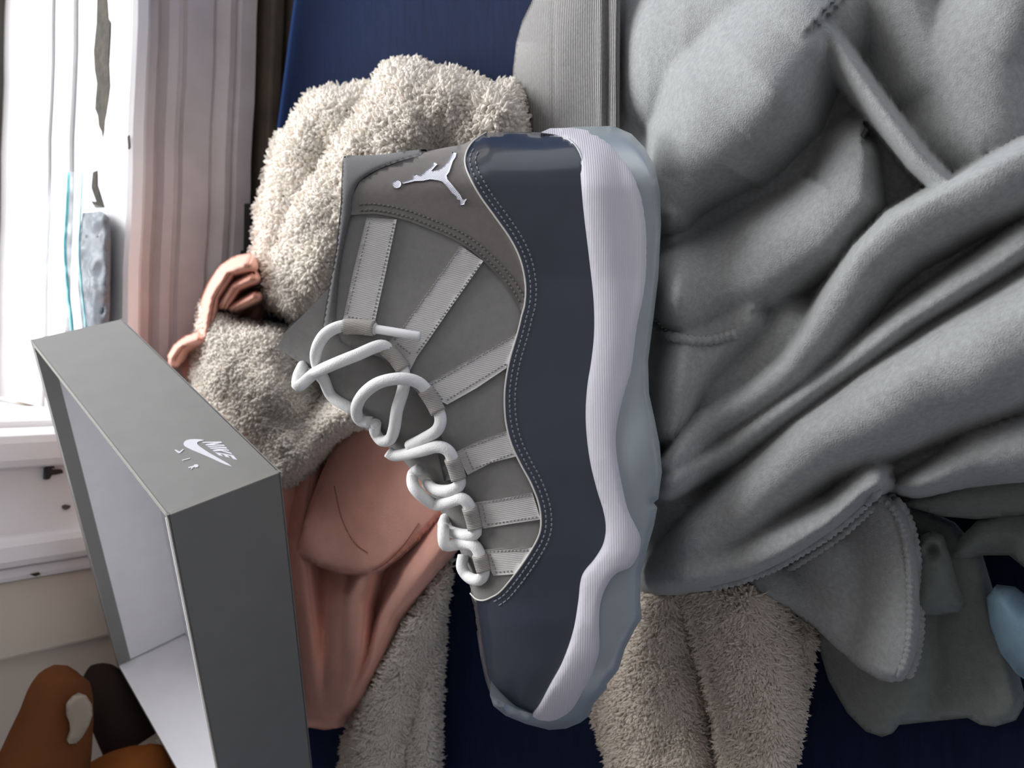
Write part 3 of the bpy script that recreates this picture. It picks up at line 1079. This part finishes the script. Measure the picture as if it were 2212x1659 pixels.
# patent leather rand
rand = [tuple(p) for p in PIPE_S] + [(1021, 1302), (1030, 1369), (1038, 1420), (1048, 1467), (1061, 1506), (1087, 1534), (1114, 1550)] + [(x + 8, y) for x, y in MID_TOP_S[::-1]] + [(1120, 285)]
panel('patent_rand', rand, MT['patent'], 0.0020, 0.0026, 9, both=True)
for k in (-11, -23):
    S = shift(PIPE, k)
    stitches('stitching', S[4:-3], 0.0022, 7, 4, 0.0004, MT['stitch'])
v, f = tube_on(PIPE, 0.0019, 0.00042)
link('piping', v, f, MT['piping'], shoe)

# padded collar
COLLAR = [(744, 338), (780, 336), (830, 333), (880, 326), (921, 323), (905, 336), (874, 345), (819, 365), (778, 391), (764, 419), (758, 466), (749, 501), (736, 563), (729, 622), (722, 701), (712, 716), (698, 712), (702, 673),
          (714, 603), (725, 544), (735, 454), (739, 368)]
panel('collar', spline(COLLAR, 6, True), MT['collar'], 0.0012, 0.006, 4.5, both=True, bulge=0.0022, brad=14)

# tongue
TONGUE = [(598, 751), (618, 715), (655, 680), (707, 626), (718, 640), (735, 690), (800, 730), (890, 790), (960, 880), (1010, 980), (1040, 1080), (1060, 1170), (1075, 1240), (1016, 1270), (1006, 1225), (980, 1150), (928, 1065),
          (868, 990), (800, 934), (737, 882), (690, 830), (657, 790)]


def w_tongue(P, d=None):
    dv, _, _ = poly_dist(P, [(560, 735), (598, 751), (657, 790), (690, 830), (737, 882), (800, 934), (868, 990), (928, 1065), (980, 1150), (1006, 1225), (1016, 1270)])
    return np.minimum(0.024 * edge(dv, 110) + 0.001, np.maximum(w_upper(P) - 0.0015, 0.0012 + 0.024 * edge(dv, 110) * (dv < 60)))


solid('tongue', TONGUE, MT['nubuck'], w_tongue, 9)
panel('tongue_label', [(946, 980), (985, 975), (1000, 1030), (960, 1040)], MT['collar'], 0.003, 0.002, 8, wf=w_tongue)
# tongue lining seen past its upper edge
panel('tongue_lining', [(600, 748), (625, 702), (650, 680), (660, 684), (625, 722)], MT['collar'], -0.001, 0.004, 8, wf=w_tongue)


# webbing lace straps
def strap(outline, rows):
    o = panel('lace_strap', resample(outline, 10), MT['webbing'], 0.0016, 0.0016, 9)
    for a, b in rows:
        st = stitches('stitching', [a, ((a[0] + b[0]) / 2, (a[1] + b[1]) / 2), b], 0.0018, 4, 4, 0.00032, MT['stitch_web'], parent=o)
        st.location = (0, 0, 0)
    return o


strap([(792, 470), (857, 474), (834, 585), (809, 699), (741, 690), (762, 590)], [((798, 480), (748, 684)), ((850, 482), (804, 690)), ((752, 684), (800, 692))])
strap([(994, 530), (1044, 564), (970, 670), (900, 772), (886, 800), (836, 744), (880, 692)], [((990, 542), (850, 738)), ((1036, 570), (896, 768)), ((858, 742), (892, 768))])
strap([(1119, 719), (1094, 795), (1030, 838), (966, 874), (940, 860), (924, 828), (1020, 772)], [((1108, 728), (930, 832)), ((1092, 786), (962, 866)), ((934, 834), (958, 866))])
strap([(1094, 930), (1114, 986), (1060, 1000), (1010, 1026), (984, 976), (1030, 954)], [((1088, 938), (998, 972)), ((1106, 980), (1018, 1014)), ((1006, 976), (1020, 1010))])
strap([(1150, 1064), (1168, 1122), (1100, 1132), (1043, 1142), (1022, 1086), (1085, 1074)], [((1144, 1070), (1036, 1088)), ((1160, 1117), (1048, 1134)), ((1042, 1092), (1050, 1130))])
strap([(1152, 1182), (1112, 1240), (1066, 1244), (1034, 1188), (1090, 1184)], [((1140, 1189), (1048, 1192)), ((1106, 1234), (1070, 1236)), ((1058, 1196), (1072, 1234))])


# laces: each visible run of the one lace, with (x, y, lift) picture points
def w_lace(P):
    return np.maximum(w_upper(P), w_tongue(P))


def lace(pts, r=0.0028, name='lace'):
    S = spline(np.array(pts, float), 5)
    S[:, 2] = np.array(S[:, 2])
    w = w_lace(S[:, :2])
    # smooth the resting surface so the cord does not kink
    for _ in range(12):
        w[1:-1] = (w[:-2] + w[1:-1] + w[2:]) / 3
    p = shoe_pts(S[:, :2], w + S[:, 2] / 1000.0)
    v, f = tube(p, r, 12)
    return link(name, v, f, MT['lace'], shoe)


def flat_lace(pts, name='lace'):
    return lace(pts, 0.0026, name)


lace([(812, 711, 4), (775, 706, 3.5), (737, 705, 5), (703, 722, 7), (684, 755, 7), (685, 787, 5), (699, 818, 4), (714, 852, 4), (733, 868, 4), (762, 884, 2)])
S = spline(np.array([(812, 711, 5), (850, 717, 6), (880, 722, 6.5), (908, 727, 6)], float), 5)
v, f = tube(shoe_pts(S[:, :2], w_lace(S[:, :2]) + S[:, 2] / 1000), 0.0021, 12)
link('aglet', v, f, MT['aglet'], shoe)
lace([(655, 790, 3), (644, 815, 3), (646, 834, 5), (680, 806, 9), (718, 788, 10), (768, 768, 9), (823, 747, 7), (848, 765, 4), (870, 795, 3), (872, 836, 5), (858, 885, 6), (852, 924, 6), (843, 948, 5), (825, 952, 5),
      (811, 934, 3), (811, 914, 2)])
lace([(802, 912, 3), (778, 908, 5), (770, 884, 8), (783, 854, 11), (818, 827, 13), (866, 818, 13), (908, 829, 10), (934, 866, 6), (951, 900, 6), (945, 928, 7), (917, 947, 6), (885, 963, 4)])
lace([(838, 976, 3), (852, 984, 5), (880, 980, 7), (912, 973, 8), (945, 965, 8), (970, 976, 7), (984, 1012, 5), (993, 1045, 6), (973, 1059, 7), (941, 1058, 6), (922, 1044, 3)])
lace([(908, 1013, 2), (892, 1024, 4), (893, 1050, 6), (913, 1073, 7), (941, 1090, 8), (968, 1085, 9), (996, 1077, 9), (1012, 1090, 7), (1022, 1122, 5), (1028, 1150, 6), (1011, 1156, 7), (978, 1150, 6), (958, 1137, 5), (962, 1120, 2)])
lace([(958, 1140, 4), (958, 1160, 5), (963, 1178, 6), (992, 1175, 8), (1020, 1176, 8), (1034, 1192, 6), (1046, 1232, 5), (1036, 1252, 6), (1014, 1248, 6), (998, 1226, 5), (1001, 1200, 2)])

# the straps' folded ends around the lace
for pts in ([(742, 706, 4.2), (775, 706, 4.0), (809, 710, 4.4)], [(832, 752, 5), (852, 770, 4), (872, 798, 3.2)], [(918, 842, 8), (934, 866, 6.2), (947, 891, 6)],
            [(976, 990, 6.4), (984, 1012, 5.2), (991, 1036, 5.6)], [(1014, 1096, 6.8), (1022, 1122, 5.2), (1027, 1144, 5.8)], [(1036, 1198, 6), (1041, 1216, 5.4), (1046, 1234, 5.2)]):
    S = spline(np.array(pts, float), 5)
    w = w_lace(S[:, :2])
    v, f = tube(shoe_pts(S[:, :2], w + S[:, 2] / 1000), 0.0036, 12)
    link('strap_loop', v, f, MT['loop'], shoe)

# embroidered emblem on the heel counter
EMB = [(683, 366), (720, 355), (750, 345), (742, 332), (758, 322), (775, 330), (800, 318), (830, 292), (858, 270), (852, 256), (866, 258), (880, 268), (872, 275), (845, 305), (880, 298), (905, 285), (935, 255), (950, 228),
       (962, 200), (985, 206), (980, 228), (965, 250), (945, 310), (930, 330), (935, 350), (965, 385), (1005, 435), (1018, 462), (1043, 458), (1030, 478), (1028, 490), (1008, 493), (1005, 465), (990, 462), (985, 445), (960, 425),
       (925, 380), (905, 362), (880, 355), (840, 350), (800, 358), (755, 360), (690, 375)]
EMB = [(600 + x / 2.552, 250 + y / 2.552) for x, y in EMB]
em = panel('emblem', EMB, MT['embroidery'], 0.0022, 0.0016, 4)
bc = (600 + 656 / 2.552, 250 + 377 / 2.552)
b_ = panel('emblem_ball', [(bc[0] + 9.5 * math.cos(a), bc[1] + 8.5 * math.sin(a)) for a in np.linspace(0, 2 * math.pi, 17)[:-1]], MT['embroidery'], 0.0022, 0.0016, 4, parent=em)
b_.location = (0, 0, 0)

# midsole and outsole
MID = [tuple(p) for p in MID_TOP_S] + [tuple(p) for p in MID_BOT_S]


def w_mid(P, d):
    y = P[:, 1]
    hw = half_width(y) + 0.0035
    e1 = edge(np.clip(y - 268, 0, None), 150)
    e2 = edge(np.clip(1592 - y, 0, None), 190)
    dt, _, _ = poly_dist(P, MID_TOP)
    lip = 0.0026 * np.sin(np.clip(dt / 85, 0, 1) * math.pi)
    return (hw + lip) * np.maximum(e1 * e2, 0.05) - 0.0016 * (1 - edge(d, 9))


solid('midsole', MID, MT['midsole'], w_mid, 8)
OUTS = [(1188, 281), (1240, 274), (1325, 272), (1364, 289), (1391, 317), (1415, 360), (1426, 415), (1428, 485), (1422, 600), (1410, 700), (1400, 780), (1402, 850), (1413, 900), (1425, 960), (1430, 1020), (1422, 1078),
        (1412, 1086), (1420, 1096), (1413, 1134), (1397, 1190), (1384, 1240), (1383, 1300), (1387, 1336), (1373, 1356), (1350, 1402), (1336, 1447), (1311, 1478), (1311, 1488), (1284, 1518), (1271, 1548), (1254, 1561), (1223, 1574),
        (1186, 1577), (1136, 1564), (1092, 1546), (1066, 1525), (1058, 1502), (1089, 1518), (1116, 1532), (1160, 1545), (1190, 1515), (1225, 1455), (1250, 1390), (1266, 1310), (1272, 1262), (1300, 1215), (1328, 1170), (1326, 1130), (1316, 1080), (1296, 1010), (1290, 940), (1294, 870), (1300, 760), (1296, 600), (1284, 460), (1270, 350), (1240, 305), (1205, 292)]


def w_out(P, d):
    y = P[:, 1]
    hw = half_width(y) + 0.0022 + 0.0036 * np.exp(-((P[:, 0] - 1385) / 60) ** 2 - ((y - 980) / 110) ** 2)
    e1 = edge(np.clip(y - 264, 0, None), 150)
    e2 = edge(np.clip(1580 - y, 0, None), 150)
    return hw * np.maximum(e1 * e2, 0.05) - 0.004 * (1 - edge(d, 22))


solid('outsole', OUTS, MT['outsole'], w_out, 10)

# ------------------------------------------------------------------ shoebox lid, lying upside down
BP = np.array([-0.046, 0.358, 0.202])
brv = np.array([-0.125, -0.326, -0.390])
ang = np.linalg.norm(brv)
BR = np.array(Matrix.Rotation(ang, 3, Vector(brv / ang)))
BL, BW, BH = 0.310, 0.236, 0.059
ex, ey, ez = BR[:, 0], BR[:, 1], BR[:, 2]
lid = tag(empty('shoebox_lid', tuple(BP - ex * BL / 2 + ey * BW / 2)), 'grey cardboard shoebox lid lying open side up with white logo on its end', 'box lid')


def bpt(a, b, h):
    """a: from right to left, b: from front to back, h: height (0..1 each)"""
    return BP - ex * (a * BL) + ey * (b * BW) + ez * (h * BH)


def slab(name, p, u, v, n, t, m, parent=lid, bev=0.0):
    """board spanned by u, v with thickness t along n"""
    V = [p, p + u, p + u + v, p + v]
    V = V + [q + n * t for q in V]
    Fs = [(0, 1, 2, 3), (7, 6, 5, 4), (0, 4, 5, 1), (1, 5, 6, 2), (2, 6, 7, 3), (3, 7, 4, 0)]
    o = link(name, V, Fs, m, parent, smooth=False, fix=True)
    if bev:
        md = o.modifiers.new('bevel', 'BEVEL')
        md.width = bev
        md.segments = 2
    return o


OT, TT = 0.0012, 0.0068     # outer board and the whole folded wall
# outer boards
slab('bottom_panel', bpt(0, 0, 0), -ex * BL, ey * BW, ez, OT, MT['card'])
slab('end_panel', bpt(0, 0.004, 0), ey * BW * 0.996, ez * BH, -ex, OT, MT['card'], bev=0.0005)
slab('end_panel', bpt(1, 0, 0), ey * BW, ez * BH, ex, OT, MT['card'], bev=0.0005)
slab('side_panel', bpt(0, 0, 0), -ex * BL, ez * BH, ey, OT, MT['card'], bev=0.0005)
slab('side_panel', bpt(0, 1, 0), -ex * BL, ez * BH, -ey, OT, MT['card'], bev=0.0005)
# folded-in inner boards in paler card, and the grey fold along the rims
inn = 0.0012
slab('inner_panel', bpt(0, 1, 0) - ey * TT - ex * TT + ez * OT, -ex * (BL - 2 * TT), ez * (BH - OT), -ey, inn, MT['card_in'])
slab('inner_panel', bpt(0, 0, 0) + ey * TT - ex * TT + ez * OT, -ex * (BL - 2 * TT), ez * (BH - OT - 0.001), ey, inn, MT['card_in'])
slab('inner_panel', bpt(1, 0, 0) + ex * 0.004 + ey * TT + ez * OT, ey * (BW - 2 * TT), ez * (BH - OT - 0.0005), ex, inn, MT['card_in'])
slab('inner_panel', bpt(0, 0, 0) - ex * 0.0024 + ey * TT + ez * OT, ey * (BW - 2 * TT), ez * (BH - OT - 0.001), -ex, inn, MT['card_in'])
slab('inner_panel', bpt(0, 0, 0) - ex * TT + ey * TT + ez * OT, -ex * (BL - 2 * TT), ey * (BW - 2 * TT), ez, inn, MT['card_in'])
slab('rim_fold', bpt(0, 1, 1) - ey * (TT + inn) - ez * OT, -ex * BL, ey * (TT + inn), ez, OT, MT['card'], bev=0.0005)
slab('rim_fold', bpt(0, 0, 1) - ez * OT, -ex * BL, ey * 0.0022, ez, OT, MT['card_edge'])
slab('rim_fold', bpt(1, 0, 1) - ez * OT, ex * (0.004 + inn), ey * BW, ez, OT, MT['card'], bev=0.0005)
slab('rim_fold', bpt(0, 0, 1) - ez * OT, -ex * 0.0022, ey * BW, ez, OT, MT['card_edge'])
# grey wrapping paper turned over the rims onto the inside
slab('wrap_strip', bpt(0, 1, 1) - ey * (TT + inn + 0.0004) - ez * 0.0095 - ex * TT, -ex * (BL - 2 * TT), ez * 0.0095, ey, 0.0004, MT['card'])
slab('wrap_strip', bpt(1, 0, 1) + ex * (0.004 + inn + 0.0002) - ez * 0.003 + ey * TT, ey * (BW - 2 * TT), ez * 0.003, ex, 0.0004, MT['card_in'])
# worn seam at the front corner, slightly sprung open
slab('corner_seam', bpt(0, 0, 0.02) - ey * 0.0004 + ex * 0.0002, ez * BH * 0.95, ey * 0.0016 + ex * 0.0006, -ex, 0.0006, MT['card_edge'])

# the jacket's bulk that carries the lid
PN, PM = 30, 24
V, Fs = [], []
for j in range(PM):
    for i in range(PN):
        a, b = 0.32 + 0.56 * i / (PN - 1), 0.66 + 0.30 * j / (PM - 1)
        e = min(i, PN - 1 - i) / 5.0
        g = min(j, PM - 1 - j) / 4.0
        k = math.sqrt(max(0, 1 - (1 - min(1, e)) ** 2)) * math.sqrt(max(0, 1 - (1 - min(1, g)) ** 2))
        p = bpt(a, b, 0)
        V.append((p[0], p[1], 0.004 + (p[2] - 0.0055) * k - 0.006 * (1 - k) * math.sin(a * 40) * math.sin(b * 31)))
for j in range(PM - 1):
    for i in range(PN - 1):
        q = j * PN + i
        Fs.append((q, q + 1, q + PN + 1, q + PN))
link('jacket_bulk', V, Fs, MT['peach'], jack)

# print on the end: upside down because the lid is turned over.  (b, h) face coordinates in metres


def ray_face(px, py):
    """where a sight line meets the end face; returns metres along ey and ez"""
    r = rays([px], [py])[0]
    t = ((BP - C) @ ex) / (r @ ex)
    q = C + r * t - BP
    return np.array([q @ ey, q @ ez])


def face_poly(name, px, parent=lid, m=MT['print'], hole=None):
    q = np.array([ray_face(x, y) for x, y in px])
    n = len(q)
    r = delaunay_2d_cdt([Vector(p * 1000) for p in q], [(i, (i + 1) % n) for i in range(n)], [], 1, 1e-6)
    V2 = np.array([tuple(v) for v in r[0]]) / 1000
    T = [tuple(f) for f in r[2]]
    top = BP + ex * 0.0003 + V2[:, :1] * ey + V2[:, 1:] * ez
    bot = top - ex * 0.0004
    k = len(V2)
    cnt = {}
    for t in T:
        for a, b in ((t[0], t[1]), (t[1], t[2]), (t[2], t[0])):
            cnt[(a, b)] = 1
    E = [e for e in cnt if (e[1], e[0]) not in cnt]
    Fs = T + [tuple(i + k for i in t[::-1]) for t in T] + [(a, b, b + k, a + k) for a, b in E]
    return link(name, np.vstack([top, bot]), Fs, m, parent, smooth=False)


def z3(pts):
    return [(340 + x / 7.213, 900 + y / 7.213) for x, y in pts]


face_poly('swoosh', z3([(735, 372), (680, 362), (600, 356), (520, 358), (455, 372), (418, 400), (408, 432), (425, 462), (470, 490), (560, 532), (700, 590), (850, 655), (980, 716), (1080, 758), (1165, 782), (1090, 730),
                        (1000, 680), (900, 622), (800, 565), (720, 512), (660, 470), (622, 435), (620, 410), (650, 392), (690, 384)]))


# block letters NIKE: built on a slanted frame that follows the print
def letters():
    # baseline from N (start) to E (end), near the swoosh; height towards the lid's closed side
    def L(u, v):
        # u 0..4 along the word, v 0..1 up the letters; frame corners read off the print
        a = np.array([700, 400]) * (1 - u / 4) + np.array([985, 625]) * (u / 4)
        b = np.array([985, 385]) * (1 - u / 4) + np.array([1255, 690]) * (u / 4)
        p = a * (1 - v) + b * v
        return tuple(p)
    glyphs = {
        'N': [(0, 0), (0.28, 0), (0.28, 0.55), (0.66, 0), (0.92, 0), (0.92, 1), (0.64, 1), (0.64, 0.45), (0.26, 1), (0, 1)],
        'I': [(0.0, 0), (0.34, 0), (0.34, 1), (0.0, 1)],
        'K': [(0, 0), (0.3, 0), (0.3, 0.4), (0.66, 0), (1.0, 0), (0.56, 0.5), (0.98, 1), (0.64, 1), (0.3, 0.6), (0.3, 1), (0, 1)],
        'E': [(0, 0), (0.92, 0), (0.92, 0.22), (0.3, 0.22), (0.3, 0.39), (0.84, 0.39), (0.84, 0.61), (0.3, 0.61), (0.3, 0.78), (0.92, 0.78), (0.92, 1), (0, 1)],
    }
    x0 = 0.0
    for ch, adv in (('N', 1.1), ('I', 0.5), ('K', 1.18), ('E', 1.1)):
        pts = []
        G = glyphs[ch]
        for (gu, gv) in G:
            pts.append(L(min(4, (x0 + gu + 0.12 * gv) * 4 / 3.95), gv))
        face_poly('letter', z3(pts))
        x0 += adv


letters()
# AIR below the swoosh
for G in ([(268, 522), (290, 520), (345, 552), (400, 512), (412, 520), (350, 575), (325, 570)],
          [(385, 682), (508, 648), (516, 658), (394, 692)],
          [(482, 795), (560, 772), (580, 752), (620, 748), (642, 764), (632, 790), (596, 800), (574, 790), (556, 800), (530, 830), (520, 828), (538, 800), (492, 808)]):
    face_poly('letter', z3(G))

# ------------------------------------------------------------------ things on the sill
bag = tag(empty('zip_bag', tuple(at_z([180], [560], [STOOL])[0])), 'clear plastic zip bag with dark contents lying on the window sill', 'plastic bag')
BAGO = [(112, 372), (150, 371), (190, 374), (196, 440), (236, 452), (240, 520), (238, 640), (236, 740), (150, 760), (80, 760), (82, 640), (90, 520), (104, 430)]


def z_bag(P, d):
    return STOOL + 0.0105 + 0.012 * edge(d, 45) * np.interp(P[:, 0], [90, 160, 200, 240], [0.3, 0.6, 1, 1]) + wobble(P, 0.12, 0.0020, 61) * edge(d, 20)


CONT = [(178, 460), (215, 456), (232, 470), (236, 560), (232, 740), (180, 740), (168, 620), (170, 520)]
sheet('contents', CONT, lambda P, d: STOOL + 0.0085 + (0.009 + wobble(P, 0.10, 0.0016, 71)) * edge(d, 22), MT['slate'], bag, step=6, thick=0.002)
sheet('bag_film', BAGO, z_bag, MT['film'], bag, step=6, thick=0.0)
for xx, ww in ((148, 0.0016), (178, 0.0007)):
    S = spline([(xx, 374), (xx - 4, 460), (xx - 8, 540), (xx - 2, 620), (xx + 6, 690), (xx + 12, 750)], 8)
    d, _, _ = poly_dist(S, np.array(BAGO, float), True)
    v, f = tube(at_z(S[:, 0], S[:, 1], z_bag(S, d) + 0.0008), ww, 8)
    link('zip_strip', v, f, MT['teal'], bag)

# black window catch screwed to the casing
catch = tag(empty('window_catch', tuple(wpt(JX - 0.05, 0.012, 0.2))), 'small black metal catch on the white window casing beside the lid', 'window catch')


def on_casing(px, py, dd=0.022):
    r = rays(px, py)
    o = WO + wn * dd
    t = ((o - C) @ wn) / (r @ wn)
    return C + r * t[:, None]


def casing_piece(name, px, m, parent, thick=0.006, dd=0.022):
    O = np.array(px, float)
    V2, T, E = tri2d(O, 5)
    back = on_casing(V2[:, 0], V2[:, 1], dd)
    front = back - wn * thick
    n = len(V2)
    Fs = list(T) + [tuple(i + n for i in t[::-1]) for t in T] + [(a, b, b + n, a + n) for a, b in E]
    return link(name, np.vstack([front, back]), Fs, m, parent, smooth=False, fix=True)


def z4(pts):
    return [(x / 3.607, 820 + y / 3.607) for x, y in pts]


casing_piece('hook', z4([(330, 610), (352, 588), (400, 566), (432, 574), (444, 606), (430, 640), (396, 660), (398, 682), (346, 680), (334, 645)]), MT['black'], catch, 0.008)
casing_piece('plate', z4([(338, 690), (382, 678), (398, 700), (470, 696), (476, 722), (420, 735), (388, 738), (368, 770), (336, 774)]), MT['black'], catch, 0.005)
chip = tag(casing_piece('paint_chip', z4([(480, 985), (505, 972), (545, 980), (535, 1000), (505, 1014), (488, 1006)]), MT['dark_grey'], None, 0.002), 'tiny grey dirty chip on the white casing below the black catch', 'chip')
flake = tag(casing_piece('paint_flake', z4([(230, 1515), (300, 1500), (310, 1515), (270, 1530)]), MT['wood'], None, 0.002, 0.014), 'tiny brown flake of bare wood at the outer edge of casing', 'flake')

# black bed bracket tucked below the apron
br = tag(empty('bed_bracket', tuple(at_z([515], [547], [0.01])[0])), 'thin black metal bracket below the window apron beside the peach hood', 'bracket')
pb = at_z([488, 538, 538, 488], [543, 541, 553, 553], [0.012] * 4)
link('arm', np.vstack([pb, pb - [0, 0, 0.006]]), [(0, 1, 2, 3), (7, 6, 5, 4), (0, 4, 5, 1), (1, 5, 6, 2), (2, 6, 7, 3), (3, 7, 4, 0)], MT['black'], br, smooth=False)
pb = at_z([528, 542, 540, 526], [440, 440, 560, 560], [0.010] * 4)
link('rail', np.vstack([pb, pb - [0, 0, 0.006]]), [(0, 1, 2, 3), (7, 6, 5, 4), (0, 4, 5, 1), (1, 5, 6, 2), (2, 6, 7, 3), (3, 7, 4, 0)], MT['black'], br, smooth=False)


# ------------------------------------------------------------------ soft toys by the wall
def blob(name, spine, radii, m, parent, squash=(1, 1, 1), sides=20):
    """rounded stuffed shape along a spine of room points"""
    A = np.array(spine, float)
    S = spline(np.c_[A, np.asarray(radii, float)], 0.002)
    S, R = S[:, :3], np.maximum(S[:, 3], 0.0008)
    v, f = tube(S, R, sides)
    return link(name, v, f, m, parent)


toy = tag(empty('brown_toy', tuple(at_depth([120], [1600], [0.60])[0])), 'brown stuffed toy with an off-white patch leaning on the beige wall', 'stuffed toy')
sp = at_depth([146, 142, 136, 130, 122, 108, 86, 50], [1440, 1447, 1462, 1490, 1540, 1600, 1680, 1800], [0.600, 0.598, 0.596, 0.593, 0.589, 0.586, 0.58, 0.575])
blob('body', sp, [0.002, 0.010, 0.017, 0.0215, 0.025, 0.029, 0.033, 0.036], MT['brown'], toy)
pp = np.array([(155, 1504), (170, 1496), (186, 1502), (199, 1522), (200, 1545), (192, 1568), (178, 1592), (165, 1606), (150, 1607), (143, 1598), (151, 1578), (150, 1560), (143, 1545), (142, 1520)], float)
V2, T, E = tri2d(pp, 6)
dd, _, _ = poly_dist(V2, pp, True)
fr = at_depth(V2[:, 0], V2[:, 1], 0.568 - 0.003 * edge(dd, 16) + 0.00012 * np.abs(V2[:, 0] - 150))
bk = at_depth(V2[:, 0], V2[:, 1], np.full(len(V2), 0.578) + 0.00012 * np.abs(V2[:, 0] - 150))
n = len(V2)
link('felt_patch', np.vstack([fr, bk]), list(T) + [tuple(i + n for i in t[::-1]) for t in T] + [(a, b, b + n, a + n) for a, b in E], MT['offwhite'], toy)
MT['toy_shade'] = mat('toy_shade', (0.022, 0.014, 0.012), 0.95, spec=0.1)  # near-black colour standing in for the shadow beside the toy
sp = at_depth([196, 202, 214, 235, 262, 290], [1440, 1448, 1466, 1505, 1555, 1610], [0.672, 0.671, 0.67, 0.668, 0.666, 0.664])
blob('back', sp, [0.002, 0.009, 0.0155, 0.020, 0.022, 0.023], MT['toy_shade'], toy)  # added dark blob in place of the shadow between toy and lid
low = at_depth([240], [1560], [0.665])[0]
blob('lower_body', [low, low * [1, 1, 0.7], low * [1, 1, 0.4], [low[0], low[1], 0.012]], [0.018, 0.020, 0.021, 0.020], MT['toy_shade'], toy)
toy2 = tag(empty('orange_toy', tuple(at_depth([270], [1650], [0.56])[0])), 'orange stuffed cushion behind the lid at the lower corner', 'cushion')
sp = at_depth([352, 346, 332, 306, 270, 225, 180], [1612, 1620, 1640, 1668, 1705, 1750, 1800], [0.642, 0.64, 0.637, 0.633, 0.63, 0.625, 0.62])
blob('body', sp, [0.002, 0.010, 0.018, 0.026, 0.034, 0.038, 0.038], MT['orange'], toy2)
low = at_depth([300], [1710], [0.635])[0]
blob('lower_body', [low, low * [1, 1, 0.7], low * [1, 1, 0.4], [low[0], low[1], 0.012]], [0.020, 0.026, 0.028, 0.028], MT['orange'], toy2)
tuf = [(300, 1680), (330, 1615), (352, 1594), (372, 1600), (400, 1700), (420, 1760), (320, 1760)]
scr = tag(empty('sherpa_scrap', tuple(at_z([350], [1650], [0.05])[0])), 'scrap of cream sherpa fabric showing behind the tilted lid', 'fabric scrap')
zs = lambda P, d: 0.03 + 0.10 * edge(d, 45)
sheet('cloth', tuf, zs, MT['sherpa_b'], scr, step=9)
tufts('pile', tuf, zs, MT['sherpa_b'], scr, 900, 0.007, 0.0016, seed=81)
